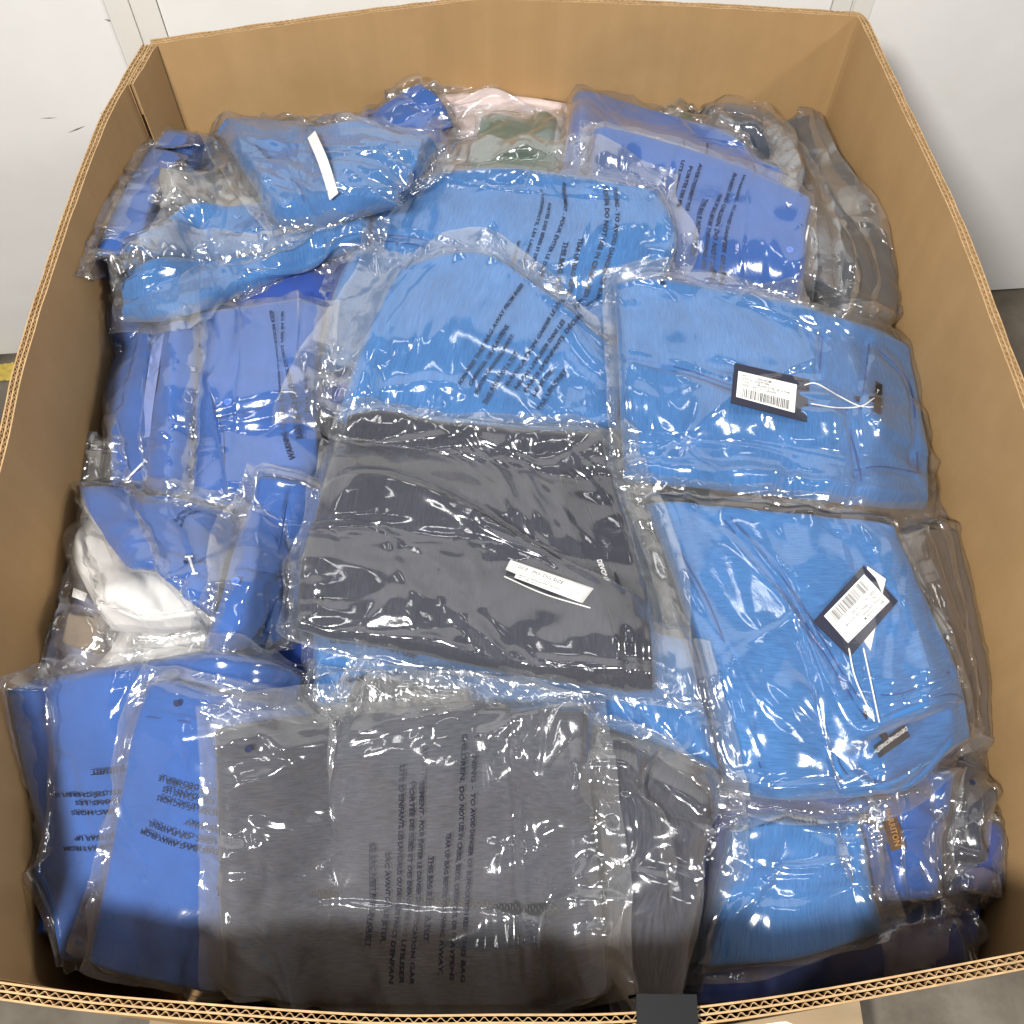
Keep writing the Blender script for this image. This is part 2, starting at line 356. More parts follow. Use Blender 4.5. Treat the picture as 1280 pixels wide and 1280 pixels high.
panel('left_panel', left, 1); panel('right_panel', right, -1); panel('front_panel', front, 1)
i_mid = 2
bp = np.vstack([smooth_path(back[:3], 50), smooth_path(back[2:], 60)[1:]])
panel('back_panel', bp, -1, smooth=False)
# rounded fold between the back and the right panel, and the glue flap folded inside at the back left
c0, c1 = back[-1], right[0]
panel('corner_fold', smooth_path([c0, (c0 + c1) / 2 + np.array([.003, .004]), c1], 8), -1, smooth=False)
fl_p = smooth_path(left[:3], 40); fl_p = fl_p[:20]
flap = panel('glue_flap', fl_p + normals2(fl_p, 1) * -.0085, 1, th=.008, layers=1, z0=RZ - .6, smooth=False)
mesh('box_bottom', [(-.53, .08, BZ + .01), (.55, .1, BZ + .01), (.52, 1.32, BZ + .01), (-.53, 1.24, BZ + .01)], [(0, 1, 2, 3)], M_BOARD, box)
# crease down the middle of the back panel
cm = bp[49]; mb = MB(); mb.tube([(cm[0], cm[1] - .001, RZ - .004), (cm[0], cm[1] - .001, BZ + .1)], .0022, 6); mb.build('crease', M_BOARD, box)
# pallet under the box
M_WOOD = noise_mat('pallet_wood', (.34, .25, .15), (.5, .38, .24), 9, .8, stretch=(.15, 1, 1), bump=.2, bscale=40)
pal = thing('wooden_pallet', 'pale wooden pallet under the cardboard box', 'pallet')
for k in range(7):
    mb = MB(); y = .055 + k * .2 + (0 if k else -.012); mb.box((.0, y, .111), (1.10, .1, .02)); mb.build('deck_board', M_WOOD, pal)
for x in (-.49, 0, .49):
    mb = MB(); mb.box((x, .65, .055), (.06, 1.26, .088)); mb.build('stringer', M_WOOD, pal)

# ------------------------------------------------------------------ heap bookkeeping: height map (above the rim = 0) inside the box
GX0, GX1, GY0, GY1, GS = -.60, .62, 0.0, 1.42, .006
gx = np.arange(GX0, GX1, GS); gy = np.arange(GY0, GY1, GS); HX, HY = np.meshgrid(gx, gy, indexing='ij')
def dens(path, n=200): return smooth_path(path, n)
_l, _r, _f = dens(left), dens(right), dens(front); _b = bp
def xl(y): return np.interp(y, _l[::-1, 1], _l[::-1, 0])
def xr(y): return np.interp(y, _r[::-1, 1], _r[::-1, 0])
def yf(x): return np.interp(x, _f[:, 0], _f[:, 1])
def yb(x): return np.interp(x, _b[:, 0], _b[:, 1])
def inside(P, pad=.004):
    P = P.copy(); P[..., 1] = np.clip(P[..., 1], yf(P[..., 0]) + pad, yb(P[..., 0]) - pad)
    P[..., 0] = np.clip(P[..., 0], xl(P[..., 1]) + pad, xr(P[..., 1]) - pad); return P
ex = np.minimum(HX - xl(HY), xr(HY) - HX); eb = yb(HX) - HY; ef = HY - yf(HX)
sm = lambda v, w: np.clip(v / w, 0, 1) ** 1 * (2 - np.clip(v / w, 0, 1))
H = -.315 + .10 * sm(ex, .26) * sm(ef, .34) * sm(eb, .3) + .06 * sm(ef, .9)
H = H.astype(float)
def Hs(x, y):
    a = np.clip((x - GX0) / GS, 0, len(gx) - 1.001); b = np.clip((y - GY0) / GS, 0, len(gy) - 1.001)
    i = a.astype(int); j = b.astype(int); fa = a - i; fb = b - j
    return H[i, j] * (1 - fa) * (1 - fb) + H[i + 1, j] * fa * (1 - fb) + H[i, j + 1] * (1 - fa) * fb + H[i + 1, j + 1] * fa * fb
def stamp(P):
    a = np.rint((P[..., 0] - GX0) / GS).astype(int).ravel(); b = np.rint((P[..., 1] - GY0) / GS).astype(int).ravel()
    ok = (a >= 0) & (a < len(gx)) & (b >= 0) & (b < len(gy)); np.maximum.at(H, (a[ok], b[ok]), (P[..., 2].ravel() - RZ)[ok])
def march(pts, toff):
    d = ray_dirs(pts); out = []
    ts = np.arange(.5, 2.6, .003)
    for k in range(len(d)):
        X = CO[None] + d[k][None] * ts[:, None] / np.linalg.norm(d[k])
        h = Hs(X[:, 0], X[:, 1]) + RZ + toff
        wallhit = (X[:, 0] < xl(X[:, 1])) | (X[:, 0] > xr(X[:, 1])) | (X[:, 1] > yb(X[:, 0]))
        below = (X[:, 2] <= h) | (wallhit & (X[:, 2] < RZ))
        i = int(np.argmax(below)) if below.any() else len(ts) - 1
        out.append(X[i])
    return np.array(out)
def bspline(n_ctrl, t):
    """rows of uniform cubic B-spline weights; t in control-index units"""
    i = np.clip(np.floor(t).astype(int), 1, n_ctrl - 3); f = t - i
    W = np.zeros((len(t), n_ctrl)); r = np.arange(len(t))
    W[r, i - 1] = (1 - f) ** 3 / 6; W[r, i] = (3 * f ** 3 - 6 * f ** 2 + 4) / 6; W[r, i + 1] = (-3 * f ** 3 + 3 * f ** 2 + 3 * f + 1) / 6; W[r, i + 2] = f ** 3 / 6
    return W
def blur(A, n=1):
    for _ in range(n):
        for ax in (0, 1):
            p = [(1, 1) if a == ax else (0, 0) for a in range(A.ndim)]; B = np.pad(A, p, mode='edge')
            sl = lambda o: tuple(slice(o, B.shape[ax] - 2 + o) if a == ax else slice(None) for a in range(A.ndim))
            A = .25 * B[sl(0)] + .5 * B[sl(1)] + .25 * B[sl(2)]
    return A
def dilate(A):
    B = np.pad(A, 1, mode='edge'); r = A.copy()
    for i in range(3):
        for j in range(3): r = np.maximum(r, B[i:i + A.shape[0], j:j + A.shape[1]])
    return r
def grid_normals(P):
    du = np.gradient(P, axis=0); dv = np.gradient(P, axis=1); n = np.cross(dv, du)
    n /= np.linalg.norm(n, axis=-1)[..., None] + 1e-12
    return n * np.where(n[..., 2:3] < 0, -1, 1)
def seg_dist(x, y, poly):
    """distance to a polyline and the signed side (metric uv)"""
    best = np.full(x.shape, 9.0); side = np.zeros(x.shape)
    for (ax, ay), (bx, by) in zip(poly[:-1], poly[1:]):
        dx, dy = bx - ax, by - ay; l2 = dx * dx + dy * dy + 1e-12
        t = np.clip(((x - ax) * dx + (y - ay) * dy) / l2, 0, 1); qx = x - ax - t * dx; qy = y - ay - t * dy
        d = np.hypot(qx, qy); s = np.sign(dx * qy - dy * qx); k = d < best
        best = np.where(k, d, best); side = np.where(k, s, side)
    return best, side

class Item: pass
def bag(name, cat, label, kind, quad, edges={}, t=.04, mar=(.015, .015, .015, .015), film='clear', crumple=1.0, cloth=.5, lines=(), seed=0,
        garment='folded_shirt', group=None, rr_=None, layers=3, res=.0026, rot=None, folds=(), calm=(), no_film=False, dz=None, tile=1.0, soft=1.0):
    it = Item(); TL, TR, BR, BL = quad
    ed = {'t': [TL] + list(edges.get('t', [])) + [TR], 'r': [TR] + list(edges.get('r', [])) + [BR], 'b': [BL] + list(edges.get('b', [])) + [BR], 'l': [TL] + list(edges.get('l', [])) + [BL]}
    n = 25; E = {}
    for k, p in ed.items():
        w = march(smooth_path(p, n), t * .55); w[:, 2] -= t * .55; E[k] = w
    if dz is not None: pass
    for k in E: E[k] = blur(E[k][:, None, :], 3)[:, 0]
    E['t'][0] = E['l'][0]; E['t'][-1] = E['r'][0]; E['b'][0] = E['l'][-1]; E['b'][-1] = E['r'][-1]
    ln = lambda p: np.linalg.norm(np.diff(p, axis=0), axis=1).sum()
    it.Lu = Lu = .5 * (ln(E['t']) + ln(E['b'])); it.Lv = Lv = .5 * (ln(E['l']) + ln(E['r']))
    # coarse base patch over an extended range, lifted clear of what lies below
    NC = 46; lo, hi = -.55, 1.55; g = np.linspace(lo, hi, NC); it.g = (lo, hi, NC)
    c = np.clip(g, 0, 1); at = lambda p, q: np.column_stack([np.interp(q, np.linspace(0, 1, n), p[:, k]) for k in range(3)])
    Tt, Bb, Ll, Rr = at(E['t'], c), at(E['b'], c), at(E['l'], c), at(E['r'], c)
    u = c[:, None, None]; v = c[None, :, None]
    P = (1 - v) * Tt[:, None] + v * Bb[:, None] + (1 - u) * Ll[None] + u * Rr[None] - ((1 - u) * (1 - v) * E['t'][0] + u * (1 - v) * E['t'][-1] + (1 - u) * v * E['b'][0] + u * v * E['b'][-1])
    ou = (g - c)[:, None, None]; ov = (g - c)[None, :, None]
    eu = (Rr - Ll)[None]; ev = (Bb - Tt)[:, None]
    P = P + ou * eu + ov * ev
    P = inside(P)
    gu = np.maximum(-g * Lu - mar[3], (g - 1) * Lu - mar[1])[:, None]; gv = np.maximum(-g * Lv - mar[0], (g - 1) * Lv - mar[2])[None]
    reach = (np.maximum(gu, gv) < .004).astype(float)
    for q in range(2):          # soft goods settle a little into what lies below them
        lift = np.maximum(0, Hs(P[..., 0], P[..., 1]) + RZ - (.007 if q == 0 else .004) - P[..., 2]) * reach
        P[..., 2] += blur(dilate(lift), 5) if q == 0 else np.maximum(blur(lift, 2), lift * .4)
    P = blur(P, 1)
    it.ctrl = P
    fu = lambda uu: bspline(NC, (np.asarray(uu) - lo) / (hi - lo) * (NC - 1))
    def base(uu, vv): return np.einsum('ai,bj,ijk->abk', fu(uu), fu(vv), P)
    it.base = base
    # rough projection map for turning pixels into cloth coordinates
    cu = np.linspace(0, 1, 90); Q = base(cu, cu); Q = Q + grid_normals(Q) * t; qp = project(Q).reshape(90, 90, 2)
    def to_uv(p):
        d = ((qp - np.array(p)) ** 2).sum(-1); i, j = np.unravel_index(np.argmin(d), d.shape); q = np.array([cu[i], cu[j]], float)
        if d[i, j] < 60:
            i0, j0 = min(max(i, 1), 88), min(max(j, 1), 88); J = np.column_stack([(qp[i0 + 1, j0] - qp[i0 - 1, j0]) / (cu[2] - cu[0]), (qp[i0, j0 + 1] - qp[i0, j0 - 1]) / (cu[2] - cu[0])])
            st = np.linalg.lstsq(J, np.array(p) - qp[i, j], rcond=None)[0]; q = q + np.clip(st, -.012, .012)
        else:
            i0, j0 = min(max(i, 1), 88), min(max(j, 1), 88); J = np.column_stack([(qp[i0 + 1, j0] - qp[i0 - 1, j0]) / (cu[2] - cu[0]), (qp[i0, j0 + 1] - qp[i0, j0 - 1]) / (cu[2] - cu[0])])
            q = q + np.clip(np.linalg.lstsq(J, np.array(p) - qp[i, j], rcond=None)[0], -.25, .25)
        return q * np.array([Lu, Lv])
    it.to_uv = to_uv
    feats = [(kd, [to_uv(p) for p in smooth_path(pts, max(2, 4 * (len(pts) - 1)))], prm) for kd, pts, prm in lines]
    rs = np.random.RandomState(seed * 13 + 5); o = rs.rand(12); ang = rs.rand(4) * 6.28; tile = tile * (.75 + .75 * o[11]); crumple = crumple * (.85 + .35 * o[9])
    R = rr_ if rr_ else min(t * .5, .014); cloth = cloth * .6
    def edist(uu, vv):
        a = np.minimum(uu * Lu, (1 - uu) * Lu)[:, None]; b = np.minimum(vv * Lv, (1 - vv) * Lv)[None]
        ins = np.minimum(a, b); out = -np.hypot(np.minimum(a, 0), np.minimum(b, 0)); return np.where(ins > 0, ins, out)
    def cloth_h(uu, vv):
        e = edist(uu, vv); x = (uu * Lu)[:, None] + 0 * e; y = (vv * Lv)[None] + 0 * e
        k = np.clip(e / R, 0, 1); h = t * (.9 * np.sqrt(np.maximum(0, 1 - (1 - k) ** 2)) + .1 * np.clip(e / .12, 0, 1))
        fade = np.clip(e / .02, 0, 1)
        h = h + fade * cloth * (1.1 * tpl('soft', x, y, .42, ang[0], o[0], o[1]) + .5 * tpl('lines', x, y, .3, ang[1], o[2], o[3]) + .008 * (vnoise(x * 9, y * 9, seed) - .5))
        rc = np.random.RandomState(seed * 7 + 1)
        for q in range(int(16 * cloth * Lu * Lv / .06) + 2):
            cx, cy, a0, Lc, w_ = rc.rand() * Lu, rc.rand() * Lv, ang[2] + rc.randn() * .5, .03 + .12 * rc.rand(), .0025 + .006 * rc.rand(); am = rc.choice([-1, 1]) * w_ * (.15 + .3 * rc.rand())
            p = (x - cx) * math.cos(a0) + (y - cy) * math.sin(a0); d = -(x - cx) * math.sin(a0) + (y - cy) * math.cos(a0) + 1.2 * rc.randn() * p * p
            h = h + fade * am * np.exp(-(d / w_) ** 2) * np.clip(1 - (p / Lc) ** 2, 0, 1)
        for kd, pts, prm in feats:
            d, s = seg_dist(x, y, pts)
            if kd == 'groove': h = h - prm[0] * np.exp(-(d / max(prm[1], .0045)) ** 2)
            elif kd == 'ridge': h = h + prm[0] * np.exp(-(d / prm[1]) ** 2)
            elif kd == 'seam':
                h = h - prm[0] * 1.2 * np.exp(-(d / .0035) ** 2) + prm[0] * .5 * np.exp(-((d - .009) / .004) ** 2)
            elif kd == 'step': h = h + prm[0] * np.where(s * prm[2] > 0, np.exp(-d / prm[1]), 0) * np.clip(d / .0022, 0, 1) * fade
            elif kd == 'dent':
                poly = np.array(pts); ins = np.zeros(x.shape, bool); j = len(poly) - 1
                for i in range(len(poly)):
                    xi, yi = poly[i]; xj, yj = poly[j]
                    ins ^= ((yi > y) != (yj > y)) & (x < (xj - xi) * (y - yi) / (yj - yi + 1e-12) + xi); j = i
                h = h - prm[0] * np.where(ins, np.clip(d / prm[1], 0, 1), 0)
        return h, e, x, y
    it.cloth_h = cloth_h; it.t = t
    it.root = thing(name, label, cat, group)
    ctr = base(np.array([.5]), np.array([.5]))[0, 0]; it.root.location = ctr
    it.ctr = ctr
    # cloth
    def axis(L, step):
        th = np.linspace(0, math.pi / 2, 7); ed_ = R * (1 - np.cos(th)); mid = np.arange(R + step, L - R - step * .5, step)
        return np.r_[ed_, mid, (L - ed_)[::-1]] / L
    ua, va = axis(Lu, res * 1.05), axis(Lv, res * 1.05)
    hC, eC, xC, yC = cloth_h(ua, va); Bq = base(ua, va); N = grid_normals(blur(Bq, 2)); PC = Bq + N * hC[..., None]
    if layers:      # the stacked folds of cloth seen on the side of the bundle
        du = np.gradient(Bq, axis=0); dv = np.gradient(Bq, axis=1); du /= np.linalg.norm(du, axis=-1)[..., None] + 1e-9; dv /= np.linalg.norm(dv, axis=-1)[..., None] + 1e-9
        k = np.clip(eC / R, 0, 1); amp = .0042 * (1 - k) ** 2 * (np.abs(np.sin(math.pi * layers * np.clip(hC / t, 0, 1))) - .6)
        a = np.minimum(ua, 1 - ua)[:, None] * Lu; b = np.minimum(va, 1 - va)[None] * Lv
        sx = np.where(ua < .5, -1, 1)[:, None] * (a <= b); sy = np.where(va < .5, -1, 1)[None] * (b < a)
        PC = PC + amp[..., None] * (sx[..., None] * du + sy[..., None] * dv)
    PC = inside(PC, .002); it.PC, it.NC_, it.ua, it.va = PC, grid_normals(PC), ua, va
    it.pxC = project(PC).reshape(PC.shape[0], PC.shape[1], 2)
    uvC = np.stack([xC, yC], -1) if rot is None else np.stack([yC, xC], -1)
    it.cloth = grid_mesh(garment, PC - ctr, uvC + o[4:6], FAB[kind], it.root)
    # film
    if not no_film:
        mt_, mr_, mb_, ml_ = [m_ if m_ <= 0 else max(m_ * 1.25, .018) for m_ in mar]
        uf = np.arange(-ml_, Lu + mr_ + res * .5, res) / Lu; vf = np.arange(-mt_, Lv + mb_ + res * .5, res) / Lv
        hC2, e, x, y = cloth_h(uf, vf)
        prof = t * np.clip(.52 + .52 * np.tanh((e + .004) / .0042), 0, 1)
        low = np.where(e > 0, np.maximum(prof, hC2), prof)
        low = np.maximum(blur(low, 3), np.where(e > .003, hC2 + .0012, 0))
        mod = .35 + 1.1 * np.clip(vnoise(x * 7, y * 7, seed + 3) * 1.6 - .35, 0, 1)
        nearE = np.exp(-((e - .004) / .03) ** 2)
        flapw = 1 / (1 + np.exp((e - .006) / .005)); edge2 = np.maximum(nearE, flapw)
        flapw = 1 / (1 + np.exp((e - .006) / .005)); edge2 = np.maximum(nearE, flapw)
        patch = np.clip(vnoise(x * 8, y * 8, seed + 8) * 3 - 1.8, 0, 1)
        a1 = crumple * (mod * .22 + .35 * edge2); a2 = crumple * (.02 + .55 * edge2 + .35 * patch); a3 = crumple * (.4 + .7 * edge2 + .9 * np.clip(vnoise(x * 5, y * 5, seed + 5) * 2 - .8, 0, 1))
        cr = soft * a1 * tpl('soft', x, y, .30 * tile, ang[2], o[6], o[7]) + a2 * tpl('hard', x, y, .27 * tile, ang[3], o[8], o[9]) + a3 * tpl('lines', x, y, .26 * tile, ang[0] + 1, o[10], o[11])
        # long sharp creases pulled into the sheet
        dirs = rs.rand(2) * 3.14
        eg = e
        for q in range(int(85 * crumple * Lu * Lv / .1)):
            cx, cy = uf[0] * Lu + rs.rand() * (uf[-1] - uf[0]) * Lu, vf[0] * Lv + rs.rand() * (vf[-1] - vf[0]) * Lv
            ed_ = min(cx, Lu - cx, cy, Lv - cy); edgy = ed_ < .03
            if not edgy and rs.rand() < .72: continue
            a0 = dirs[rs.randint(2)] + rs.randn() * (.6 if edgy else .22); Lc = (.02 + .07 * rs.rand()) if edgy else (.05 + .22 * rs.rand())
            p = (x - cx) * math.cos(a0) + (y - cy) * math.sin(a0); d = -(x - cx) * math.sin(a0) + (y - cy) * math.cos(a0) + rs.randn() * .8 * p * p
            w1, w2 = .0018 + .004 * rs.rand() ** 2, .003 + .009 * rs.rand()
            cr = cr + rs.choice([1, 1, -.5]) * (w1 + w2) * (.08 + (.26 if edgy else .16) * rs.rand()) * np.exp(-np.where(d > 0, d / w1, d / w2) ** 2) * np.clip(1 - (p / Lc) ** 2, 0, 1)
        for pth_ in folds:
            fp = [to_uv(p_) for p_ in smooth_path(pth_, 12)]; d, sd = seg_dist(x, y, fp); l_ = min(1, .6 + .8 * rs.rand())
            endd = np.minimum(np.hypot(x - fp[0][0], y - fp[0][1]), np.hypot(x - fp[-1][0], y - fp[-1][1]))
            w1, w2 = .0035 + .003 * rs.rand(), .005 + .007 * rs.rand(); cr = cr + .0034 * l_ * np.exp(-(d / np.where(sd > 0, w1, w2)) ** 2) * np.clip(.25 + endd / .04, 0, 1)
        for cx_, cy_, r_ in calm:
            c_ = to_uv((cx_, cy_)); cr = cr * (1 - .9 * np.exp(-(np.hypot(x - c_[0], y - c_[1]) / (r_ * .00085)) ** 4))
        hf = low + .0035 + cr
        floor_ = np.where(e > 0, hC2 + .0009, .0006)
        hf = np.where(hf < floor_, floor_ + .12 * np.maximum(hf - floor_, -.004) + .0004, hf)
        hf = np.maximum(hf, np.where(e > 0, hC2 + .0005, .0003))
        Bf = base(uf, vf); Nf = grid_normals(blur(Bf, 2))
        # loose edge of the bag is never quite straight
        du = np.gradient(Bf, axis=0); dv = np.gradient(Bf, axis=1); du /= np.linalg.norm(du, axis=-1)[..., None] + 1e-9; dv /= np.linalg.norm(dv, axis=-1)[..., None] + 1e-9
        ow = np.clip(-e / .02, 0, 1)
        wob = (.020 * (vnoise(x * 5, y * 5, seed + 21) - .5) + .006 * (vnoise(x * 17, y * 17, seed + 2) - .5)) * ow
        Pf = Bf + Nf * hf[..., None] + wob[..., None] * (du + dv)
        Pf = inside(Pf, .0015)
        under = Hs(Pf[..., 0], Pf[..., 1]) + RZ + .001
        Pf[..., 2] = np.where(e < 0, np.maximum(Pf[..., 2], np.minimum(under, Pf[..., 2] + .03)), Pf[..., 2])
        it.PF, it.NF, it.uf, it.vf = Pf, grid_normals(Pf), uf, vf
        it.pxF = project(Pf).reshape(Pf.shape[0], Pf.shape[1], 2)
        it.film = grid_mesh('bag_film', Pf - ctr, np.stack([x, y], -1) + o[2:4], [FILM[film], FILM['seal']], it.root)
        na, nb_ = len(uf) - 1, len(vf) - 1; mi = np.zeros((na, nb_), np.int32); mi[0] = mi[-1] = 1; mi[:, 0] = mi[:, -1] = 1
        it.film.data.polygons.foreach_set('material_index', mi.ravel())
        # the back sheet of the bag where it reaches past the folded cloth
        ef_ = .25 * (e[:-1, :-1] + e[1:, :-1] + e[1:, 1:] + e[:-1, 1:]); msk = ef_ < .004
        if max(mar) > 0:
            cb = crumple * (.8 * tpl('hard', x, y, .13, ang[1] + 2, o[1], o[4]) + .7 * tpl('soft', x, y, .2, ang[0], o[5], o[2]))
            Pb = inside(Bf + Nf * (np.minimum(hf * .45, hf - .0008) + np.minimum(cb, .002))[..., None] + wob[..., None] * (du + dv), .001)
            ub = Hs(Pb[..., 0], Pb[..., 1]) + RZ + .0006; Pb[..., 2] = np.maximum(Pb[..., 2], np.minimum(ub, Pf[..., 2] - .0004))
            grid_mesh('bag_back_sheet', Pb - ctr, np.stack([x, y], -1) + o[3:5], [FILM['hazy' if film == 'clear' else film], FILM['seal']], it.root, mask=msk)
        stamp(Pf[e > -.012])
    stamp(PC)
    return it
def near(px, P2):
    d = ((P2 - np.array(px)) ** 2).sum(-1); return np.unravel_index(np.argmin(d), d.shape)
def safe_plane(p, q, n):
    r = at_plane(*p, q, n); return r if np.linalg.norm(r - q) < .006 else q
def on_cloth(it, p, off=.001):
    i, j = near(p, it.pxC); n = it.NC_[i, j]; q = safe_plane(p, it.PC[i, j], n); return q + n * off - it.ctr, n
def on_film(it, p, off=.001):
    i, j = near(p, it.pxF); n = it.NF[i, j]; q = safe_plane(p, it.PF[i, j], n); return q + n * off - it.ctr, n
def film_at(it, x, y):
    """bilinear point and normal on the film at cloth coordinates in metres"""
    a = np.clip((x / it.Lu - it.uf[0]) / (it.uf[1] - it.uf[0]), 0, len(it.uf) - 1.001); b = np.clip((y / it.Lv - it.vf[0]) / (it.vf[1] - it.vf[0]), 0, len(it.vf) - 1.001)
    i = a.astype(int); j = b.astype(int); fa = (a - i)[:, None]; fb = (b - j)[:, None]
    s = lambda A: A[i, j] * (1 - fa) * (1 - fb) + A[i + 1, j] * fa * (1 - fb) + A[i, j + 1] * (1 - fa) * fb + A[i + 1, j + 1] * fa * fb
    return s(it.PF), s(it.NF)
_tcache = {}
def text_geo(s, bold=.026):
    if (s, bold) in _tcache: return _tcache[(s, bold)]
    cu = bpy.data.curves.new('t', 'FONT'); cu.body = s; cu.resolution_u = 2; cu.offset = bold; cu.size = 1
    o = bpy.data.objects.new('t', cu); COL.objects.link(o); me = o.to_mesh()
    V = np.array([v.co[:2] for v in me.vertices]).reshape(-1, 2); Fc = [tuple(p.vertices) for p in me.polygons]
    o.to_mesh_clear(); bpy.data.objects.remove(o); bpy.data.curves.remove(cu)
    V = V - np.array([V[:, 0].min(), 0]); _tcache[(s, bold)] = (V, Fc); return V, Fc
def print_on(it, rows, name='warning_print', mt=None, size=None):
    """rows: (text, pixel of the start, pixel of the end[, underlined]) printed flat on the film"""
    mb = MB()
    for row in rows:
        s, p0, p1 = row[:3]
        a, b = it.to_uv(p0), it.to_uv(p1)
        V, Fc = text_geo(s); w = V[:, 0].max(); d = (b - a); L = np.linalg.norm(d); d = d / L
        # handedness of the cloth coordinates as the camera sees them
        J1 = np.array(it.pxF[len(it.uf) // 2 + 2, len(it.vf) // 2] - it.pxF[len(it.uf) // 2 - 2, len(it.vf) // 2]); J2 = np.array(it.pxF[len(it.uf) // 2, len(it.vf) // 2 + 2] - it.pxF[len(it.uf) // 2, len(it.vf) // 2 - 2])
        hand = 1 if J1[0] * J2[1] - J1[1] * J2[0] > 0 else -1
        nrm = np.array([d[1], -d[0]]) * hand
        k = L / w; hk = min(k * 1.25, .0068 if size is None else size)
        if len(row) > 3 and row[3]:
            V = np.vstack([V, [[0, -.18], [w, -.18], [w, -.10], [0, -.10]]]); V = np.vstack([V]); nV = len(V); Fc = Fc + [(nV - 4, nV - 3, nV - 2, nV - 1)]
            m_ = 14; xs = np.linspace(0, w, m_); V = np.vstack([V[:-4], np.column_stack([xs, np.full(m_, -.2)]), np.column_stack([xs, np.full(m_, -.11)])]); n0 = len(V) - 2 * m_
            Fc = Fc[:-1] + [(n0 + q, n0 + q + 1, n0 + m_ + q + 1, n0 + m_ + q) for q in range(m_ - 1)]
        P2 = a[None] + V[:, :1] * k * d[None] + V[:, 1:2] * hk * nrm[None]
        Q, N = film_at(it, P2[:, 0], P2[:, 1]); mb = MB(); mb.add(Q + N * .0007 - it.ctr, Fc); mb.build(name, mt or M_INK, it.film)
def block(it, p0, d, nn, gap, rows):
    """rows of print: (text, line index, start along the line, length in pixels[, underlined])"""
    p0, d, nn = (np.array(v, float) for v in (p0, d, nn)); out = []
    for r in rows:
        a = p0 + nn * gap * r[1] + d * r[2]; out.append((r[0], tuple(a), tuple(a + d * r[3])) + tuple(r[4:]))
    print_on(it, out)
def button(it, p, r=.0048, mt=None, parent=None, name='button'):
    q, n = on_cloth(it, p, .0006); a = np.cross(n, (1, 0, 0)); a /= np.linalg.norm(a); b = np.cross(n, a); mb = MB(); k = 18
    prof = [(r, 0), (r, .0012), (r * .86, .0020), (r * .68, .0014), (0.01 * r, .0013)]
    V = [q + (a * math.cos(6.283 * i / k) + b * math.sin(6.283 * i / k)) * rr + n * z for rr, z in prof for i in range(k)]
    mb.add(V, [(l * k + i, l * k + (i + 1) % k, (l + 1) * k + (i + 1) % k, (l + 1) * k + i) for l in range(len(prof) - 1) for i in range(k)])
    for i in range(4):
        c = q + (a * math.cos(.785 + 1.5708 * i) + b * math.sin(.785 + 1.5708 * i)) * r * .3 + n * .0014
        mb.add([c + (a * math.cos(1.05 * m) + b * math.sin(1.05 * m)) * r * .12 for m in range(6)], [tuple(range(6))], 1)
    return mb.build(name, [mt or FAB_BTN, M_PRINT], parent or it.cloth, smooth=True)
FAB_BTN = mat('blue_button_plastic', (.06, .17, .6), .3); FAB_BTN_DK = mat('dark_button_plastic', (.012, .012, .016), .3)
def hole(it, p, r=.0035):
    """punched vent hole of the bag, a dark rimmed dot"""
    q, n = on_film(it, p, .0008); a = np.cross(n, (1, 0, 0)); a /= np.linalg.norm(a); b = np.cross(n, a); mb = MB(); k = 16
    mb.add([q + (a * math.cos(6.283 * i / k) + b * math.sin(6.283 * i / k)) * r for i in range(k)], [tuple(range(k))]); return mb.build('vent_hole', M_HOLE, it.film)
M_HOLE = mat('vent_hole_shade', (.012, .02, .06), .7)
def pin(it, p, q, mt=None):
    A, n = on_cloth(it, p, .0022); B, n2 = on_cloth(it, q, .0022); mb = MB()
    mb.tube(np.linspace(A, B, 8), .0014, 6); d = (B - A) / np.linalg.norm(B - A); s = np.cross(d, n); s /= np.linalg.norm(s)
    mb.tube(np.linspace(A - s * .004, A + s * .004, 4), .0010, 6); mb.tube(np.linspace(B - s * .003, B + s * .003, 4), .0010, 6)
    return mb.build('tag_pin', mt or M_CLEARPIN, it.cloth)
def flat_frame(it, corners, off):
    c = np.mean(corners, axis=0); i, j = near(c, it.pxC); k = 6
    P = it.PC[max(0, i - k):i + k + 1, max(0, j - k):j + k + 1].reshape(-1, 3); n = it.NC_[max(0, i - k):i + k + 1, max(0, j - k):j + k + 1].reshape(-1, 3).mean(0); n /= np.linalg.norm(n)
    top = (((P - it.PC[i, j]) @ n).max()); o = it.PC[i, j] + n * (top * .6 + off); return o, n
def flat_quad(it, corners, off, th, name, mats, parent):
    global TAGF
    o, n = flat_frame(it, corners, off); TAGF = (o - n * off, n); q = [at_plane(*c, o, n) - it.ctr for c in corners]; mb = MB(); mb.prism(q, n, th); return mb.build(name, mats, parent), q, n, th
def quad_uv(q, u, v): return (q[0] * (1 - u) + q[1] * u) * (1 - v) + (q[3] * (1 - u) + q[2] * u) * v
